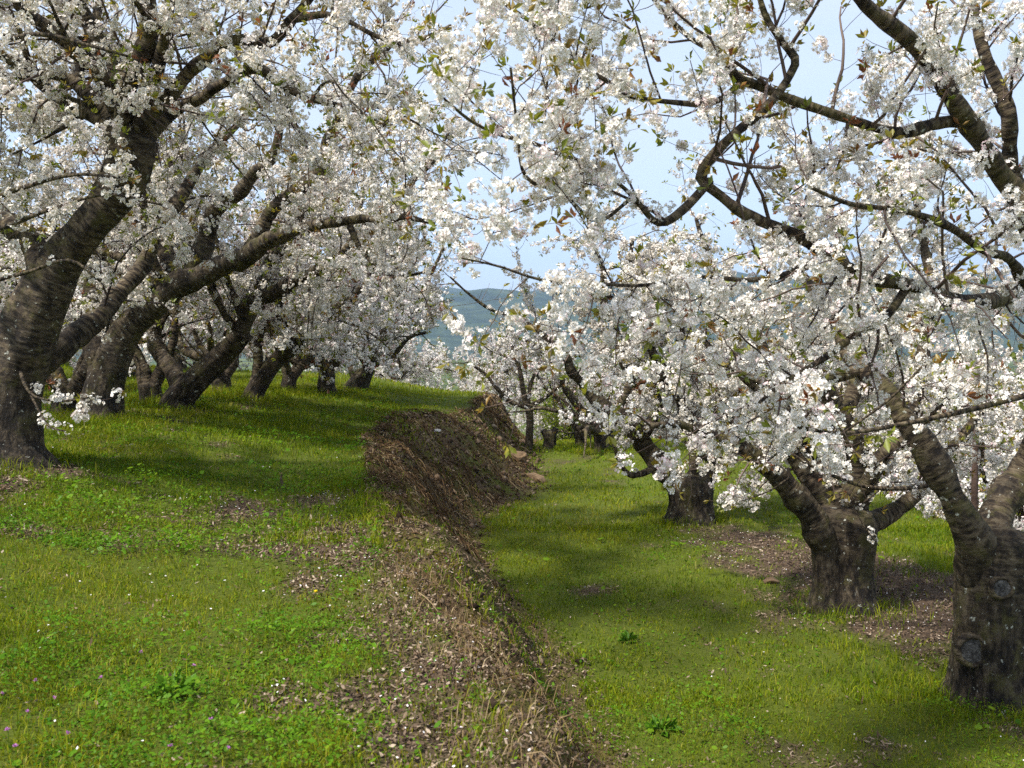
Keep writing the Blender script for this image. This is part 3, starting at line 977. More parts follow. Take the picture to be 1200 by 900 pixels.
hero("cherry_tree", "dark cherry tree with two upright stems between the second and third left trunks", (177, 473),
     [(178, 477, 0, 30), (177, 465, 0, 24), (175, 450, 0, 24)],
     [[(172, 455, 0, 17), (165, 425, .1, 15), (150, 390, .3, 12), (140, 350, .5, 9), (150, 300, .6, 6)],
      [(180, 455, 0, 16), (190, 425, .1, 13), (186, 390, .2, 11), (200, 350, .3, 9), (230, 310, .4, 6)]],
     27, lod=2, dens=.7, group=left_group, clear=open_air, procedural=2, min_h=1.1)
hero("cherry_tree", "stubby cherry trunk between the third and fourth left trees", (262, 463),
     [(262, 466, .6, 26), (261, 456, .6, 21), (258, 444, .6, 22)],
     [[(256, 447, .6, 14), (240, 425, .7, 11), (215, 405, .8, 8), (195, 370, .9, 5)],
      [(262, 447, .6, 14), (272, 420, .8, 12), (270, 380, .9, 10), (285, 340, 1., 7)]],
     28, lod=2, dens=.7, group=left_group, clear=open_air, procedural=2, min_h=1.1)
hero("cherry_tree", "slim cherry tree between the fourth and fifth left trees", (338, 461),
     [(338, 464, .4, 22), (338, 455, .4, 17), (340, 440, .4, 16)],
     [[(339, 444, .4, 12), (330, 415, .5, 10), (335, 380, .6, 8), (325, 340, .7, 6)],
      [(341, 444, .4, 12), (360, 418, .5, 9), (380, 395, .6, 7), (395, 350, .7, 5)]],
     29, lod=2, dens=.7, group=left_group, clear=open_air, procedural=2, min_h=1.1)
hero("cherry_tree", "low forked dark cherry trunk between the two nearest left trees", (74, 490),
     [(72, 494, .8, 34), (74, 480, .8, 28), (78, 462, .8, 28)],
     [[(76, 466, .8, 18), (66, 440, .9, 15), (45, 400, 1.1, 12), (30, 350, 1.3, 8)],
      [(82, 466, .8, 18), (98, 435, .9, 15), (110, 400, 1.1, 12), (105, 350, 1.3, 9)]],
     30, lod=2, dens=.7, group=left_group, clear=open_air, procedural=2, min_h=1.1)

# ---- right row, on the lower terrace
right_group = "cherry trees of the right row on the lower terrace"
hero("cherry_tree", "nearest right-hand cherry tree with two round pruning knots on its trunk", (1157, 818),
     [(1157, 832, 0, 112), (1157, 806, 0, 88), (1157, 770, 0, 82), (1159, 720, 0, 82), (1164, 672, .03, 92), (1170, 640, .05, 92), (1172, 622, .07, 66)],
     [[(1156, 690, 0, 60), (1138, 640, -.05, 47), (1121, 604, -.1, 37), (1101, 567, -.1, 34), (1077, 527, -.05, 31), (1050, 490, 0, 28), (1031, 455, .1, 25), (1007, 432, .2, 22), (988, 408, .3, 19), (977, 378, .4, 16), (958, 340, .5, 12), (925, 300, .6, 9), (900, 262, .7, 6)],
      [(1172, 665, 0, 60), (1158, 617, .1, 42), (1170, 585, .2, 38), (1196, 552, .3, 33), (1224, 500, .2, 31), (1234, 420, 0, 29), (1226, 330, -.3, 28), (1203, 262, -.6, 27), (1190, 227, -.6, 26), (1167, 183, -.7, 25), (1147, 147, -.8, 24), (1123, 110, -.9, 23), (1093, 70, -1, 21), (1060, 33, -1.1, 19), (1020, 0, -1.2, 16), (965, -60, -1.4, 12), (900, -110, -1.5, 7)],
      [(1226, 345, -.3, 24), (1214, 262, -.2, 21), (1199, 200, -.2, 19), (1183, 140, -.3, 17), (1168, 95, -.3, 14), (1152, 40, -.3, 12), (1140, -30, -.2, 9), (1120, -100, -.1, 6)],
      [(1147, 150, -.8, 17), (1123, 140, -.85, 15), (1093, 143, -.9, 14), (1053, 152, -1, 13), (1007, 140, -1.05, 12), (973, 130, -1.1, 12), (930, 117, -1.1, 11), (890, 100, -1.15, 10), (863, 90, -1.2, 10), (843, 62, -1.25, 8), (813, 47, -1.3, 7), (775, 10, -1.35, 5), (745, -30, -1.4, 4)],
      [(1234, 400, -.1, 24), (1204, 342, -.4, 22), (1150, 352, -.7, 20), (1100, 350, -.85, 19), (1063, 337, -.95, 18), (1010, 314, -1.05, 17), (967, 297, -1.15, 16), (933, 283, -1.2, 15), (887, 253, -1.25, 15), (853, 227, -1.3, 14), (827, 208, -1.3, 13), (840, 188, -1.35, 12), (870, 157, -1.4, 11), (897, 127, -1.4, 10), (923, 85, -1.4, 10), (929, 66, -1.4, 9), (913, 43, -1.4, 8), (897, 13, -1.4, 7), (886, -25, -1.4, 5)],
      [(832, 212, -1.3, 11), (805, 243, -1.4, 10), (775, 258, -1.45, 8), (743, 230, -1.5, 6), (700, 200, -1.6, 5.5), (653, 180, -1.7, 5), (627, 167, -1.75, 5), (587, 157, -1.8, 4), (550, 140, -1.9, 3.5), (512, 108, -2, 2.5)],
      [(866, 100, -1.2, 8), (835, 118, -1.3, 7), (787, 117, -1.4, 6), (740, 110, -1.5, 5.5), (720, 97, -1.55, 5.5), (683, 77, -1.6, 5), (647, 50, -1.65, 5), (620, 27, -1.7, 4.5), (593, 7, -1.75, 4), (565, -20, -1.8, 3)],
      [(1009, 432, .2, 17), (960, 450, .1, 11), (915, 455, 0, 8), (870, 435, .05, 5)],
      [(743, 230, -1.5, 5), (700, 258, -1.6, 4.5), (660, 225, -1.7, 4.5), (617, 208, -1.8, 4), (607, 150, -1.9, 3.5), (598, 80, -2, 3)],
      [(1063, 337, -.95, 12), (1030, 375, -1.1, 10), (985, 400, -1.3, 8), (930, 440, -1.5, 6), (890, 470, -1.7, 4)],
      [(967, 297, -1.15, 10), (930, 320, -1.3, 8), (880, 330, -1.5, 7), (810, 325, -1.7, 5), (735, 335, -1.9, 4), (647, 332, -2.1, 4), (587, 313, -2.2, 3.5), (540, 302, -2.3, 2.5)],
      [(1203, 342, -.4, 14), (1170, 300, -.8, 12), (1120, 270, -1.1, 10), (1060, 245, -1.3, 8), (1000, 240, -1.5, 6), (950, 220, -1.6, 4)],
      ], 31, lod=0, dens=.76, group=right_group, flutes=.045,
     knots_px=[(1147, 767, -.225, (-.22, -1, .05), .078), (1176, 690, -.235, (-.05, -1, .15), .055)],
     extra=[[(1290, 440, -1.3, 9), (1200, 464, -1.5, 8), (1133, 481, -1.6, 7), (1053, 498, -1.7, 6), (987, 508, -1.8, 5), (935, 500, -1.85, 4)],
            [(987, 508, -1.8, 3), (1040, 470, -1.9, 3), (1080, 430, -2.0, 3)],
            [(1000, 470, -.6, 3.5), (950, 500, -.8, 3), (900, 540, -1, 2.5)]], clear=open_air, min_h=1.0, sec_len=.9)

hero("cherry_tree", "stout cherry tree second along the right row with a fluted dark trunk", (984, 712),
     [(984, 722, 0, 86), (984, 704, 0, 66), (984, 670, 0, 62), (985, 640, 0, 66), (987, 615, 0, 72), (990, 595, 0, 58)],
     [[(968, 640, -.05, 40), (945, 602, -.15, 32), (927, 580, -.2, 28), (908, 556, -.25, 24), (878, 533, -.3, 20), (845, 515, -.35, 14), (800, 500, -.45, 10), (760, 500, -.5, 6)],
      [(978, 630, 0, 42), (962, 595, 0, 30), (950, 560, .05, 25), (930, 515, .1, 20), (915, 470, .1, 16), (900, 410, .2, 12), (870, 350, .3, 8)],
      [(985, 630, .1, 46), (1003, 560, 0, 32), (994, 507, -.1, 28), (977, 478, -.15, 26), (962, 452, -.2, 24), (957, 445, -.2, 21)],
      [(1000, 620, .05, 38), (1030, 603, .15, 26), (1065, 582, .25, 20), (1088, 560, .3, 16), (1115, 520, .4, 12), (1150, 480, .5, 8)],
      [(993, 610, .05, 40), (1015, 560, .2, 30), (1040, 530, .3, 26), (1058, 505, .4, 22), (1080, 440, .5, 18), (1090, 360, .6, 13), (1080, 280, .7, 9), (1070, 200, .8, 6)],
      [(985, 490, -.1, 18), (1010, 440, 0, 16), (1000, 370, .1, 13), (985, 300, .2, 10), (960, 230, .3, 7), (950, 170, .3, 5)],
      [(920, 480, .1, 12), (880, 450, .1, 9), (830, 400, .15, 7), (790, 360, .2, 5)]],
     32, lod=1, dens=.95, group=right_group, flutes=.14, clear=open_air, procedural=3, proc_args=dict(length=(1.5, 2.2), az0=-.6, spread=3.4),
     extra=[[(1090, 568, -.25, 5), (1067, 572, -.3, 6), (1013, 570, -.4, 5), (955, 548, -.5, 4), (925, 530, -.5, 3)],
            [(925, 560, -.4, 2.5), (900, 576, -.5, 2), (866, 588, -.55, 1.6)],
            [(1030, 575, -.3, 2), (1005, 600, -.35, 1.6), (1030, 640, -.4, 1.2)]])

hero("cherry_tree", "twin-stemmed cherry tree third along the right row in the grass", (812, 611),
     [(812, 617, 0, 64), (812, 606, 0, 52), (812, 590, 0, 48), (811, 572, 0, 50), (811, 558, 0, 40)],
     [[(806, 585, 0, 34), (782, 555, .1, 30), (766, 530, .15, 26), (748, 508, .1, 22), (733, 490, .05, 19), (707, 470, 0, 16), (687, 450, -.1, 13), (667, 437, -.2, 11), (660, 420, -.25, 9), (640, 395, -.3, 7), (610, 372, -.35, 5), (575, 362, -.4, 4), (550, 345, -.45, 3), (528, 325, -.5, 2)],
      [(815, 580, 0, 32), (829, 545, .05, 26), (838, 515, .1, 22), (850, 480, .2, 18), (858, 430, .3, 14), (850, 370, .4, 10), (830, 310, .5, 7), (815, 255, .5, 4)],
      [(752, 514, .1, 16), (767, 480, .2, 17), (765, 463, .2, 17), (745, 446, .2, 16), (725, 410, .2, 12), (712, 360, .2, 9), (700, 300, .2, 6), (690, 250, .2, 4)],
      [(832, 530, .05, 18), (800, 480, 0, 14), (775, 430, -.1, 11), (752, 385, -.2, 8), (735, 340, -.2, 6), (740, 280, -.2, 4)],
      [(838, 512, .1, 15), (880, 475, .2, 12), (920, 440, .3, 9), (960, 400, .4, 6)],
      [(770, 545, -.1, 10), (745, 560, -.25, 7), (730, 545, -.35, 5), (722, 520, -.4, 4)],
      [(762, 462, .2, 11), (793, 420, .1, 10), (796, 360, .1, 9), (750, 347, 0, 8), (720, 350, -.1, 6), (690, 330, -.1, 4)]],
     33, lod=1, dens=1.0, group=right_group, flutes=.10, clear=open_air, procedural=3, proc_args=dict(length=(1.4, 2.2), az0=-.8, spread=3.2))

hero("cherry_tree", "cherry tree fourth along the right row standing where the lane ends", (708, 528),
     [(707, 532, 0, 28), (708, 524, 0, 24), (706, 505, 0, 23)],
     [[(706, 508, 0, 15), (690, 490, 0, 12), (672, 470, -.1, 10), (655, 440, -.2, 7), (630, 410, -.3, 5), (600, 395, -.4, 3)],
      [(708, 508, 0, 15), (722, 480, .1, 12), (740, 440, .2, 9), (735, 390, .3, 6)]],
     34, lod=2, dens=.95, group=right_group, clear=open_air, procedural=4, proc_args=dict(length=(1.6, 2.4)))

hero("cherry_tree", "slender young cherry tree with a thin trunk at the end of the lane", (620, 527),
     [(620, 532, 0, 13), (620, 520, 0, 10), (621, 490, 0, 9), (617, 470, 0, 9)],
     [[(617, 474, 0, 8), (612, 455, 0, 7), (608, 435, 0, 6), (600, 405, 0, 4)],
      [(618, 478, 0, 6), (640, 465, -.1, 5), (665, 450, -.2, 4), (690, 452, -.3, 3)],
      [(618, 478, 0, 6), (596, 466, 0, 5), (575, 445, 0, 4), (556, 430, 0, 3)],
      [(618, 472, 0, 5), (628, 440, .2, 4), (640, 410, .3, 3)]],
     35, lod=2, dens=.95, group=right_group, clear=lambda P: (P[..., 2] > 3.2), sec_len=.95)

hero("cherry_tree", "small pale cherry tree with a thin leaning stem behind the lane's end", (682, 528),
     [(682, 532, .5, 15), (681, 520, .5, 12), (678, 500, .5, 12)],
     [[(678, 504, .5, 7), (664, 484, .5, 6), (645, 460, .5, 4), (630, 440, .5, 3)],
      [(680, 506, .5, 7), (690, 492, .5, 6), (705, 480, .5, 4), (720, 455, .5, 3)]],
     36, lod=2, dens=.8, group=right_group, clear=open_air, sec_len=.7)

# ---- rows further back: a few trees built once, then copied with their parts
def copy_tree(src, loc, rz, scale, label, group):
    c = src.copy()
    COL.objects.link(c)
    c.location = loc
    c.rotation_euler = (0, 0, rz)
    c.scale = (scale, scale, scale)
    c["label"] = label
    c["group"] = group
    for ch in list(src.children):
        d = ch.copy()
        COL.objects.link(d)
        d.parent = c
    return c

protos = []
def back_tree(loc, label, group, r, scale=1.0):
    loc = np.array([loc[0], loc[1], float(height(loc[0], loc[1])) - .05])
    if len(protos) < 3:
        rr = np.random.default_rng(70 + len(protos))
        z = np.zeros(3)
        h = [0.75, .95, .6][len(protos)]
        T = [(np.array([0, 0, -.1]), .25), (np.array([0, 0, .1]), .19), (np.array([.04, .02, h * .6]), .17), (np.array([.06, .0, h]), .18)]
        T = [(p + loc, q) for p, q in T]
        L = vase(T[-1][0], rr, 5, r0=.085, length=(2.3, 3.0), elev=(.55, 1.2)) + vase(T[-1][0], rr, 4, r0=.06, length=(1.8, 2.6), elev=(.1, .4))
        t = make_tree("cherry_tree", label, loc, T, L, 70 + len(protos), lod=2, dens=.95, group=group, min_h=.2)
        protos.append(t)
        return t
    src = protos[int(r.integers(0, 3))]
    return copy_tree(src, loc, r.uniform(0, 6.28), scale, label, group)

br = np.random.default_rng(5)
lab_l2 = "white blossoming cherry tree in the dense rows behind the left row"
for row, xs in enumerate((-7.8, -12.0)):
    for k in range(6 - row):
        y = 9.5 + row * 3 + k * 3.4
        back_tree((xs + br.uniform(-.5, .5) - .02 * y, y + br.uniform(-.5, .5)), lab_l2, "cherry trees behind the left row", br, br.uniform(.95, 1.12))
lab_r2 = "white blossoming cherry tree on the lower terrace behind the right row"
for row, xs in enumerate((7.4, 11.5)):
    for k in range(5 - row):
        y = 9.5 + row * 4 + k * 4.0
        back_tree((xs - .05 * (y - 10) + br.uniform(-.4, .4), y + br.uniform(-.5, .5)), lab_r2, "cherry trees behind the right row", br, br.uniform(.95, 1.1))
lab_f = "distant white cherry tree beyond the grassy crest"
for (x, y, s) in ((-3.6, 31, .85), (-1.2, 34, .85), (1.8, 30, .9), (4.5, 33, 1.0), (7.5, 30, 1.0), (-7, 28, 1.0), (.6, 40, .9), (-5.5, 36, .9), (-2.8, 39, 1.0), (-8, 38, 1.0), (3.2, 38, .9), (6.5, 40, 1.0), (-.4, 29, .75), (2.9, 24.5, .7), (1.3, 27, .72), (4.4, 26, .8)):
    back_tree((x, y), lab_f, "cherry trees beyond the crest", br, s)

# ------------------------------------------------------------------ ground cover
def sample_ground(n, ylo, yhi, r, xmargin=1.0, power=1.0):
    """Points on the ground inside (and a little beside) the view."""
    y = ylo + (yhi - ylo) * r.random(n) ** power
    half = y * 0.56 + xmargin
    x = r.uniform(-1, 1, n) * half
    return x, y

def blades(x, y, z, h, w, lean, r, tint):
    n = len(x)
    a = r.uniform(0, 2 * np.pi, n)
    d = np.stack([np.cos(a), np.sin(a), np.zeros(n)], -1)
    b = r.uniform(0, 2 * np.pi, n)
    s = np.stack([np.cos(b), np.sin(b), np.zeros(n)], -1) * w[:, None]
    p = np.stack([x, y, z], -1)
    up = np.array([0, 0, 1.0])
    m = p + d * (h * lean * .35)[:, None] + up * (h * .6)[:, None]
    t = p + d * (h * lean)[:, None] + up * (h * np.sqrt(np.maximum(1 - lean ** 2 * .6, .2)))[:, None]
    V = np.stack([p - s, p + s, m + s * .8, m - s * .8, t], 1).reshape(-1, 3)
    i = (np.arange(n) * 5)[:, None]
    return V, [i + np.array([[0, 1, 2, 3]]), i + np.array([[3, 2, 4]])], np.repeat(tint, 5)

def cover_fields(x, y):
    t = bank_t(x, y)
    bare = bare_mask(x, y)
    onbank = (t > -.02 + .22 * sm(15, 18, y)) & (t < .98)
    patch = fbm(x * .9, y * .7, 12, 3)
    return t, bare, onbank, patch

gr = np.random.default_rng(3)
Vs, Fs, Ts, nv = [], [], [], 0
for (n, ylo, yhi, hh, ww) in ((215000, 2.6, 6.5, (.02, .055), (.0012, .0024)), (265000, 6.0, 12, (.025, .065), (.0020, .0038)), (200000, 11.5, 22, (.03, .085), (.0035, .0065)), (60000, 21, 36, (.04, .10), (.007, .012))):
    x, y = sample_ground(n, ylo, yhi, gr)
    t, bare, onbank, patch = cover_fields(x, y)
    p = np.where(onbank, .10 + .40 * (vnoise(x * 2, y * 2, 40) > .66) + .25 * (y > 17), 1.0) * (1 - .88 * bare) * np.clip(.25 + 1.7 * (patch - .28), .35, 1) * (.50 + .65 * sm(.34, .58, fbm(x * 6, y * 4.5, 43, 2)))
    k = gr.random(n) < p
    x, y, patch, bare = x[k], y[k], patch[k], bare[k]
    n = len(x)
    z = height(x, y) - .004
    tint_patch = .55 * (fbm(x * 2.6, y * 2.0, 77, 3) - .5)
    tall = .85 + .55 * sm(.60, .72, vnoise(x * .8, y * .8, 21)) + 1.2 * (gr.random(n) < .02)
    for bx, by in BASES:
        if by < 20 and -6 < bx < 6:
            tall = tall + 1.3 * np.exp(-((x - bx) ** 2 + (y - by) ** 2) / .16)
    h = gr.uniform(hh[0], hh[1], n) * tall * np.where(t[k] > .98, .85, 1)
    tint = np.clip(.28 + .55 * (fbm(x * .45, y * .45, 31, 3) - .2) + tint_patch + gr.normal(0, .20, n) + (gr.random(n) < .06) * .5, 0, 1)
    V, F, T_ = blades(x, y, z, h, gr.uniform(ww[0], ww[1], n), gr.uniform(.1, .95, n), gr, tint)
    Vs.append(V); Fs.append([f + nv for f in F]); Ts.append(T_); nv += len(V)
# longer grass left standing against the trunks
for bx, by in BASES:
    if by < 22 and -6.5 < bx < 6:
        n = 900
        a_, r_ = gr.uniform(0, 2 * np.pi, n), gr.uniform(.16, .62, n)
        x, y = bx + r_ * np.cos(a_), by + r_ * np.sin(a_)
        k = gr.random(n) < sm(.42, .60, fbm(x * 3, y * 3, 7, 2))
        x, y = x[k], y[k]
        n = len(x)
        V, F, T_ = blades(x, y, height(x, y) - .004, gr.uniform(.05, .15, n), gr.uniform(.0014, .0026, n) * (.6 + .08 * by), gr.uniform(.2, .95, n), gr, np.clip(gr.normal(.45, .22, n), 0, 1))
        Vs.append(V); Fs.append([f + nv for f in F]); Ts.append(T_); nv += len(V)
me = make_mesh("grass", np.vstack(Vs), [np.concatenate([f[0] for f in Fs]), np.concatenate([f[1] for f in Fs])], M["grass"], {"tint": np.concatenate(Ts)})
tag(obj("grass", me), "short bright green orchard grass on both terraces", "grass", kind="stuff")

# low broad-leaved weeds
Vs, Fs, Ts, nv = [], [], [], 0
for (n, ylo, yhi, ll) in ((200000, 2.6, 6.0, (.004, .0105)), (120000, 5.5, 11, (.007, .016)), (50000, 10, 20, (.014, .028))):
    x, y = sample_ground(n, ylo, yhi, gr)
    t, bare, onbank, patch = cover_fields(x, y)
    wz = fbm(x * 1.1, y * 1.0, 55, 3)
    p = np.where(onbank, .06 + .35 * (vnoise(x * 2, y * 2, 40) > .66), 1.0) * (1 - .95 * bare) * (.12 + .6 * sm(.42, .64, wz)) * np.where(x < np.interp(y, TOP_Y, TOP_X), 1.0, .35)
    k = gr.random(n) < p
    x, y = x[k], y[k]
    n = len(x)
    z = height(x, y) + gr.uniform(.004, .045, n) * (.4 + 2.2 * sm(.48, .70, fbm(x * 3.2, y * 2.6, 15, 2)))
    c = np.stack([x, y, z], -1)
    nrm = norm(np.stack([gr.normal(0, .5, n), gr.normal(0, .5, n), np.ones(n)], -1))
    a = norm(np.cross(nrm, gr.normal(size=(n, 3))))
    b = np.cross(nrm, a)
    L = (gr.uniform(ll[0], ll[1], n) * np.where(gr.random(n) < .06, 1.7, .85))[:, None]
    w = L * gr.uniform(.30, .8, n)[:, None]
    V = np.stack([c - a * L, c - a * L * .3 + b * w, c + a * L * .5 + b * w * .8 , c + a * L, c + a * L * .5 - b * w * .8, c - a * L * .3 - b * w], 1).reshape(-1, 3)
    i = (np.arange(n) * 6)[:, None]
    tint = np.clip(.5 + .9 * (fbm(x * .7, y * .7, 61, 3) - .5) + gr.normal(0, .18, n), 0, 1)
    Vs.append(V); Fs.append(i + np.arange(6)[None, :] + nv); Ts.append(np.repeat(tint, 6)); nv += len(V)
me = make_mesh("weeds", np.vstack(Vs), [np.concatenate(Fs)], M["clover"], {"tint": np.concatenate(Ts)})
tag(obj("weeds", me), "low broad-leaved weeds and clover growing among the grass", "weeds", kind="stuff")

# bark chips and dead leaves on the bare patches
def flakes(x, y, zoff, L, W, tilt, r):
    n = len(x)
    c = np.stack([x, y, height(x, y) + zoff], -1)
    nrm = norm(np.stack([r.normal(0, tilt, n), r.normal(0, tilt, n), np.ones(n)], -1))
    a = norm(np.cross(nrm, r.normal(size=(n, 3))))
    b = np.cross(nrm, a)
    L, W = L[:, None], W[:, None]
    V = np.stack([c - a * L - b * W * .3 + nrm * L * .15, c - a * L * .4 + b * W, c + a * L * .7 + b * W * .7, c + a * L + nrm * L * .2, c + a * L * .3 - b * W, c - a * L * .5 - b * W * .8], 1).reshape(-1, 3)
    i = (np.arange(n) * 6)[:, None]
    return V, [i + np.array([[0, 1, 2, 5]]), i + np.array([[5, 2, 4]]), i + np.array([[2, 3, 4]])]

Vs, F4, F3, Ts, nv = [], [], [], [], 0
for (n, ylo, yhi, s) in ((150000, 2.5, 7, 1.0), (90000, 6.5, 14, 1.35)):
    x, y = sample_ground(n, ylo, yhi, gr)
    t, bare, onbank, patch = cover_fields(x, y)
    k = gr.random(n) < bare * .9 + .018 + .35 * ((t > 0) & (t < 1.08))
    x, y = x[k], y[k]
    n = len(x)
    V, F = flakes(x, y, gr.uniform(.002, .022, n), gr.uniform(.004, .016, n) * s * np.where(gr.random(n) < .06, 2.2, 1), gr.uniform(.0025, .0065, n) * s, .45, gr)
    Vs.append(V); F4.append(F[0] + nv); F3 += [F[1] + nv, F[2] + nv]; nv += len(V)
    Ts.append(np.repeat(np.clip(gr.normal(.52, .30, n), 0, 1), 6))
me = make_mesh("bark_chip_litter", np.vstack(Vs), [np.concatenate(F4), np.concatenate(F3)], M["chip"], {"tint": np.concatenate(Ts)})
tag(obj("bark_chip_litter", me), "brown bark chips and dead leaves strewn on bare patches", "litter", kind="stuff")

# fallen white petals
n = 34000
x, y = sample_ground(n, 2.6, 13, gr)
t, bare, onbank, patch = cover_fields(x, y)
k = gr.random(n) < (.007 + .16 * bare * sm(.42, .62, vnoise(x * 1.8, y * 1.8, 71)) + .012 * ((x < -1) & (y < 9)))
x, y = x[k], y[k]
n = len(x)
V, F = flakes(x, y, gr.uniform(.012, .035, n), gr.uniform(.003, .006, n) * (1 + .04 * y), gr.uniform(.002, .005, n) * (1 + .04 * y), .35, gr)
me = make_mesh("fallen_petals", V, [F[0], np.concatenate(F[1:])], M["fallen"], {"tint": np.repeat(gr.random(n), 6)})
tag(obj("fallen_petals", me), "white cherry petals fallen on the ground", "petals", kind="stuff")

# moss cushions on the shoulder of the bank
n = 150000
x, y = sample_ground(n, 2.6, 18, gr)
t = bank_t(x, y)
mz = fbm(x * 2.0, y * 1.6, 81, 3)
k = (t > np.where(y < 7, -.85, -.35)) & (t < .85) & (gr.random(n) < sm(.42, .58, mz))
x, y = x[k], y[k]
n = len(x)
V, F, T_ = blades(x, y, height(x, y) - .003, gr.uniform(.008, .022, n) * (.8 + .05 * y), gr.uniform(.002, .005, n) * (.8 + .06 * y), gr.uniform(.2, .95, n), gr, np.clip(gr.normal(.5, .25, n), 0, 1))
me = make_mesh("moss", V, F, M["moss"], {"tint": T_})
tag(obj("moss", me), "olive and rusty moss on the shoulder of the bank", "moss", kind="stuff")

# dry dead stems hanging down the bank
n = 17000
y = gr.uniform(2.6, 27, n)
tt = gr.uniform(-.08, .9, n)
xt, xb = np.interp(y, TOP_Y, TOP_X), np.interp(y, BOT_Y, BOT_X)
x = xt + (xb - xt) * tt
k = gr.random(n) < .25 + .75 * sm(6, 9, y)
k &= tt > -.1 + .3 * sm(15, 18, y)
k &= gr.random(n) < sm(.34, .58, fbm(x * 2.2, y * 1.8, 91, 3)) * .8
x, y, xt, xb = x[k], y[k], xt[k], xb[k]
n = len(x)
P = np.zeros((n, 4, 3))
dx = gr.normal(.42, .45, n)
dy = gr.normal(-.10, .60, n)
L = gr.uniform(.04, .16, n) * np.where(gr.random(n) < .15, 2.2, 1)
nn = np.hypot(dx, dy) + .2
lift = gr.uniform(.01, .07, n)
for j in range(4):
    u = j / 3.0
    P[:, j, 0] = x + dx / nn * L * u
    P[:, j, 1] = y + dy / nn * L * u
    P[:, j, 2] = height(P[:, j, 0], P[:, j, 1]) + .004 + lift * math.sin(math.pi * (.25 + .6 * u)) + gr.normal(0, .006, n)
V, q, n_, per = batch_tubes(P, gr.uniform(.0016, .0042, n)[:, None] * (.7 + .09 * y[:, None]) * np.linspace(1, .5, 4)[None, :], 3)
me = make_mesh("dry_stems", V, [q], M["straw"], {"tint": np.repeat(np.clip(.15 + .6 * fbm(x * 1.6, y * 1.4, 33, 3) + gr.normal(-.05, .30, n) + (gr.random(n) < .08) * .6, 0, 1), per)})
tag(obj("dry_stems", me), "tangle of dry brown dead stems hanging down the earth bank", "dry stems", kind="stuff")

# crumbs and clods of earth lying on the bank face
n = 11000
y = gr.uniform(2.6, 26, n)
tt = gr.uniform(-.05, 1.12, n)
xt, xb = np.interp(y, TOP_Y, TOP_X), np.interp(y, BOT_Y, BOT_X)
x = xt + (xb - xt) * tt
k = (gr.random(n) < .35 + .65 * sm(5, 9, y)) & (tt > -.05 + .3 * sm(15, 18, y)) & (tt < 1.0 + .12 * gr.random(n) ** 3)
x, y = x[k], y[k]
n = len(x)
sz = gr.uniform(.006, .028, n) * np.where(gr.random(n) < .10, 2.0, 1) * (.55 + .05 * y)
c = np.stack([x, y, height(x, y) + sz * .25], -1)
octa = np.array([[1, 0, 0], [0, 1, 0], [-1, 0, 0], [0, -1, 0], [0, 0, 1], [0, 0, -1]], float)
V = octa[None] * gr.uniform(.55, 1.2, (n, 6, 1)) + gr.normal(0, .18, (n, 6, 3))
rot = gr.uniform(0, 2 * np.pi, n)
ca, sa = np.cos(rot)[:, None], np.sin(rot)[:, None]
V = np.stack([V[..., 0] * ca - V[..., 1] * sa, V[..., 0] * sa + V[..., 1] * ca, V[..., 2] * .8], -1) * sz[:, None, None] + c[:, None, :]
i = (np.arange(n) * 6)[:, None]
fo = np.array([[0, 1, 4], [1, 2, 4], [2, 3, 4], [3, 0, 4], [1, 0, 5], [2, 1, 5], [3, 2, 5], [0, 3, 5]])
me = make_mesh("earth_crumbs", V.reshape(-1, 3), [(i[:, :, None] + fo[None]).reshape(-1, 3)], M["crumb"], {"tint": np.repeat(np.clip(gr.normal(.42, .28, n), 0, 1), 6)})
tag(obj("earth_crumbs", me), "dark crumbling earth and clods on the face of the bank", "earth", kind="stuff")

# straw-coloured grass on the near edge of the bank
n = 1500
y = gr.uniform(2.6, 5.6, n)
x = np.interp(y, TOP_Y, TOP_X) + gr.normal(.06, .17, n)
V, F, T_ = blades(x, y, height(x, y) - .004, gr.uniform(.03, .13, n), gr.uniform(.0009, .0018, n), gr.uniform(.4, .98, n), gr, np.clip(gr.normal(.8, .15, n), 0, 1))
me = make_mesh("dry_grass", V, F, M["straw"], {"tint": T_})
tag(obj("dry_grass", me), "straw-coloured dry grass on the near edge of the bank", "dry grass", kind="stuff")

# ------------------------------------------------------------------ small things
def rock(name, label, c, size, mat, seed, rot=0.0, cat="rock"):
    """An angular stone: the hull of scattered points, its edges broken a little and its faces roughened."""
    import bmesh
    r = np.random.default_rng(seed)
    bm = bmesh.new()
    for p in r.uniform(-1, 1, (26, 3)):
        p = p / max(1.0, (np.abs(p) ** 2.6).sum() ** (1 / 2.6)) * .5
        bm.verts.new(Vector(p * np.array(size)))
    res = bmesh.ops.convex_hull(bm, input=bm.verts[:])
    bmesh.ops.delete(bm, geom=[v for v in bm.verts if not v.link_faces], context='VERTS')
    bmesh.ops.bevel(bm, geom=bm.edges[:], offset=min(size) * .06, segments=1, affect='EDGES')
    bmesh.ops.triangulate(bm, faces=bm.faces[:])
    bmesh.ops.subdivide_edges(bm, edges=bm.edges[:], cuts=2, use_grid_fill=True)
    V = np.array([v.co[:] for v in bm.verts])
    k = 9.0
    off = np.stack([fbm(V[:, 0] * k + seed, V[:, 1] * k + 3 * a, V[:, 2] * k, 3) - .5 for a in range(3)], -1) * min(size) * .30
    for v, o_ in zip(bm.verts, V + off):
        v.co = Vector(o_)
    bmesh.ops.rotate(bm, verts=bm.verts[:], cent=(0, 0, 0), matrix=__import__("mathutils").Matrix.Rotation(rot, 3, 'Z'))
    me = bpy.data.meshes.new(name)
    bm.to_mesh(me)
    bm.free()
    me.materials.append(mat)
    o = obj(name, me, None, c)
    return tag(o, label, cat, "rocks set in the earth bank")

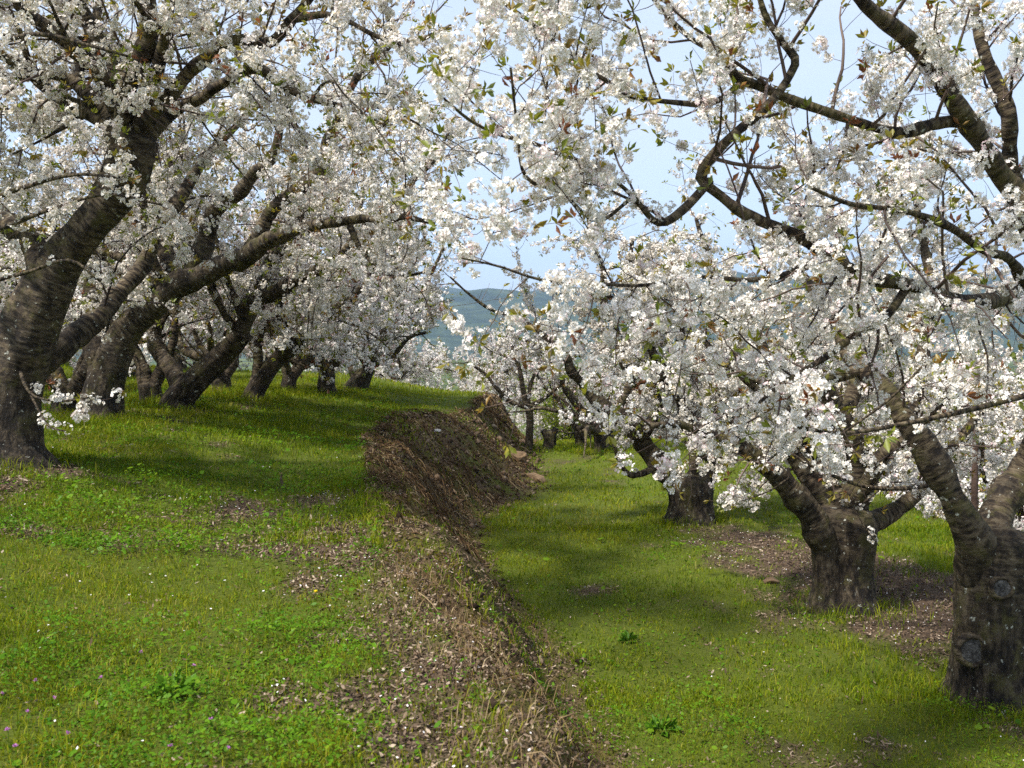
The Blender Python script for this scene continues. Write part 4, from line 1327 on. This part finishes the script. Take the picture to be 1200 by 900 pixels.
def on_ground(px, py, dz=0.0):
    p = ground_at(px, py)
    p[2] = height(p[0], p[1]) + dz
    return p

rock("rock", "flat pinkish rock jutting out of the far end of the bank", on_ground(607, 506, .05), (.36, .26, .13), M["rock_pink"], 1, .2)
rock("rock", "pale narrow stone lying on the brown face of the bank", on_ground(512, 507, .03), (.20, .09, .055), M["rock_pale"], 2, .1)
rock("rock", "brown rock at the top corner of the bank's far end", on_ground(601, 476, .03), (.34, .3, .22), M["rock_brown"], 3, .8)
rock("rock", "rough brown boulder low in the bank beside the lane", on_ground(604, 540, .02), (.46, .5, .34), M["rock_brown"], 4, .4)
rock("rock", "orange-brown rock under the flat pinkish one", on_ground(611, 520, .0), (.30, .3, .22), M["rock_pink"], 5, 1.3)
rock("rock", "long dark earthy stone at the foot of the bank", on_ground(628, 562, .0), (.22, .75, .20), M["rock_brown"], 6, .35)
rock("rock", "small brown stone lying on the chips beside the second right trunk", on_ground(905, 683, .01), (.20, .15, .07), M["rock_brown"], 7, .5)

def stick(name, label, pts, mat, cat, k=8, forks=()):
    V, q, t3, bk, od = tube(np.array([p for p, _ in pts]), np.array([q for _, q in pts]), k, .12, 0, len(label))
    Vs, Q, T3, B, O, nv = [V], [q], [t3], [bk], [od], len(V)
    for f in forks:
        V, q, t3, bk, od = tube(np.array([p for p, _ in f]), np.array([q for _, q in f]), 5, .1, 0, 3)
        Vs.append(V); Q.append(q + nv); T3.append(t3 + nv); B.append(bk); O.append(od); nv += len(V)
    o = obj(name, make_mesh(name, np.vstack(Vs), [np.vstack(Q), np.vstack(T3)], mat, {"bark": np.vstack(B), "old": np.concatenate(O), "tint": np.full(nv, .8)}, True))
    return tag(o, label, cat)

# wooden stake behind the near right trunk
s0 = on_ground(1143, 640)
Yk = 10.5
top, bot = at(1145, 425, Yk), at(1142, 600, Yk)
bot[2] = height(bot[0], bot[1]) - .1
stick("wooden_stake", "thin upright brown stake between the two nearest right trunks", [(bot + (top - bot) * u, .036 - .006 * u) for u in np.linspace(0, 1, 14)], M["stake"], "stake", 10)

p = on_ground(330, 571)
stick("dead_stub", "short dark dead stem poking out of the left grass", [(p + np.array([0, 0, -.03]), .016), (p + np.array([.005, 0, .03]), .013), (p + np.array([-.008, .01, .07]), .011), (p + np.array([0, .01, .10]), .008)], M["bark"], "stub")

p = on_ground(153, 494)
q = p + np.array([-.32, .05, .24])
stick("dead_twig", "bare twig slanting out of the grass near the left trunks", [(p + np.array([0, 0, -.02]), .007), (p * .6 + q * .4 + np.array([0, 0, .03]), .006), (q, .004)], M["bark"], "twig", 6)

p = at(640, 800, 4.15)
p[2] = height(p[0], p[1]) + .01
c1, c2, c3 = p + np.array([-.06, .06, .02]), p, p + np.array([.13, .03, .035])
stick("dry_branch", "pale dry forked twig lying on the near edge of the bank", [(c1, .004), (c2 + np.array([0, 0, .01]), .005), (c2 * .5 + c3 * .5, .004), (c3, .002)], M["straw"], "twig", 6,
      [[(c2, .003), (c2 + np.array([.03, .03, .08]), .0025), (c2 + np.array([.05, .02, .16]), .0015)], [(c2 + np.array([.04, 0, .01]), .003), (c2 + np.array([.05, -.10, .02]), .002), (c2 + np.array([.10, -.16, .03]), .0015)]])

# irrigation hose up the left trunk
hp = [at(-6, 560, 7.45), at(2, 530, 7.38), at(9, 505, 7.42), at(13, 480, 7.5)]
stick("irrigation_hose", "thin dark hose running up the thick leftmost trunk", [(a_, .008) for a_ in catmull(np.array([list(h) + [0] for h in hp]), .05)[:, :3]], M["hose"], "hose", 8)

# sawn-off tree stump at the end of the lane
sp = on_ground(644, 526)
sroot = bpy.data.objects.new("tree_stump", None); COL.objects.link(sroot); sroot.location = sp
tag(sroot, "sawn-off grey tree stump with two cut stubs at the lane's end", "stump")
w = sp[1] / FPX
V, q, t3, bk, od = tube(np.array([[0, 0, -.1], [0, 0, .05], [.01, 0, .2], [0, 0, .30], [-.02, 0, .36]]), np.array([.17, .13, .12, .14, .12]), 16, .12, .08, 4, np.ones(5))
obj("trunk", make_mesh("trunk", V, [q, t3], M["bark"], {"bark": bk, "old": od}, True), sroot)
for sx in (-1, 1):
    a_ = np.array([.04 * sx, 0, .24]); b_ = np.array([.13 * sx, -.02, .40 + .02 * sx])
    V, q, t3, bk, od = tube(np.array([a_, (a_ + b_) / 2, b_]), np.array([.075, .07, .065]), 12, .1, 0, sx, np.ones(3))
    obj("stub", make_mesh("stub", V, [q, t3], M["bark"], {"bark": bk, "old": od}, True), sroot)

# green bushes beyond the lane's end
def bush(px, Yd, h, rad, label, seed):
    r = np.random.default_rng(seed)
    c = at(px, 500, Yd); c[2] = height(c[0], c[1])
    root = bpy.data.objects.new("bush", None); COL.objects.link(root); root.location = c
    tag(root, label, "bush", "green bushes beyond the lane")
    n = 26
    p0 = np.zeros((n, 3)); p0[:, :2] = r.normal(0, .1, (n, 2))
    d = norm(np.stack([r.normal(0, .55, n), r.normal(0, .55, n), np.ones(n)], -1))
    S = grow_curves(p0, d, r.uniform(.6, 1.1, n) * h, 7, .15, np.zeros((n, 3)), r)
    V, q, _, _ = batch_tubes(S, np.linspace(.012, .004, 7)[None, :] * np.ones((n, 1)), 4)
    obj("stems", make_mesh("stems", V, [q], M["twig"], {"tint": np.full(len(V), .5)}), root)
    i = r.integers(0, n, 2200); k = r.integers(2, 7, 2200)
    P = S[i, k] + r.normal(0, rad * .16, (2200, 3))
    V, f, t = leaves(P, norm(r.normal(size=(2200, 3)) + np.array([0, 0, .5])), r, n=(2, 4), length=(.05, .09))
    obj("foliage", make_mesh("foliage", V, f, M["bush"], {"tint": t}), root)
bush(668, 25, 2.0, 1.4, "yellow-green bush behind the slender young cherry tree", 1)
bush(700, 27, 1.8, 1.3, "yellow-green bush behind the fourth right-hand cherry tree", 2)

# dandelion and purple clover-like flowers in the near grass
def flower_head(name, label, px, py, mat, rad, cat, group=None, n=22, hgt=.05):
    p = on_ground(px, py)
    r = np.random.default_rng(int(px * 7 + py))
    root = bpy.data.objects.new(name, None); COL.objects.link(root); root.location = p
    tag(root, label, cat, group)
    V, q, t3, bk, od = tube(np.array([[0, 0, -.01], [.003, 0, hgt * .5], [0, .002, hgt]]), np.array([.0015, .0013, .0012]), 5)
    obj("stem", make_mesh("stem", V, [q, t3], M["clover"], {"tint": np.full(len(V), .5)}), root)
    a = r.uniform(0, 2 * np.pi, n); e = r.uniform(.05, 1.2, n)
    d = np.stack([np.cos(a) * np.cos(e), np.sin(a) * np.cos(e), np.sin(e)], -1)
    s = norm(np.cross(d, [0, 0, 1.0])) * rad * .22
    c = np.array([0, 0, hgt])
    V = np.stack([c + 0 * d, c + d * rad * .6 + s, c + d * rad, c + d * rad * .6 - s], 1).reshape(-1, 3)
    i = (np.arange(n) * 4)[:, None]
    obj("petals", make_mesh("petals", V, [i + np.arange(4)[None, :]], mat, {"tint": np.repeat(r.random(n), 4)}), root)
flower_head("dandelion", "small yellow dandelion on the chip-covered bank edge", 370, 706, M["yellow"], .014, "flower")
for (fx, fy) in ((4, 828), (33, 848), (9, 870), (79, 875), (200, 890), (118, 808), (227, 793), (64, 832), (165, 778), (18, 893), (268, 893), (247, 858), (42, 812)):
    flower_head("purple_flower", "tiny purple flower among the weeds in the lower left corner", fx, fy, M["purple"], .011, "flower", "purple flowers in the near grass", 16, .04)

# broad-leaved plants in the lane
def weed_plant(px, py, size, label, seed):
    r = np.random.default_rng(seed)
    p = on_ground(px, py)
    n = 26
    a = r.uniform(0, 2 * np.pi, n)
    d = norm(np.stack([np.cos(a), np.sin(a), r.uniform(.15, 1.1, n)], -1))
    V, f, t = leaves(d * size * .25 * r.random((n, 1)), d, r, n=(1, 2), length=(size * .6, size), spread=.1)
    o = obj("weed_plant", make_mesh("weed_plant", V, f, M["clover"], {"tint": np.clip(t * .4, 0, 1)}), None, p)
    tag(o, label, "plant")
weed_plant(775, 858, .10, "bluish green leafy weed standing in the near part of the lane", 1)
weed_plant(737, 752, .09, "small dark green weed beside a bare spot in the lane", 2)
weed_plant(204, 815, .09, "broad-leaved bright green weed in the near left grass", 3)

# ------------------------------------------------------------------ air between here and the hills
hz = np.array([[x, y, z] for z in (-45, 420) for y in (-450, 5600) for x in (-5300, 5300)], float)
hf = np.array([[0, 2, 3, 1], [4, 5, 7, 6], [0, 1, 5, 4], [2, 6, 7, 3], [0, 4, 6, 2], [1, 3, 7, 5]])
hm, n_, l_ = new_mat("haze")
pv = n_.new("ShaderNodeVolumePrincipled")
pv.inputs["Color"].default_value = (0.46, 0.64, 0.95, 1)
pv.inputs["Density"].default_value = 0.00019
pv.inputs["Anisotropy"].default_value = 0.2
ho = n_.new("ShaderNodeOutputMaterial")
l_.new(pv.outputs[0], ho.inputs["Volume"])
tag(obj("haze", make_mesh("haze", hz, [hf], hm)), "thin blue haze over the valley", "haze", kind="stuff")
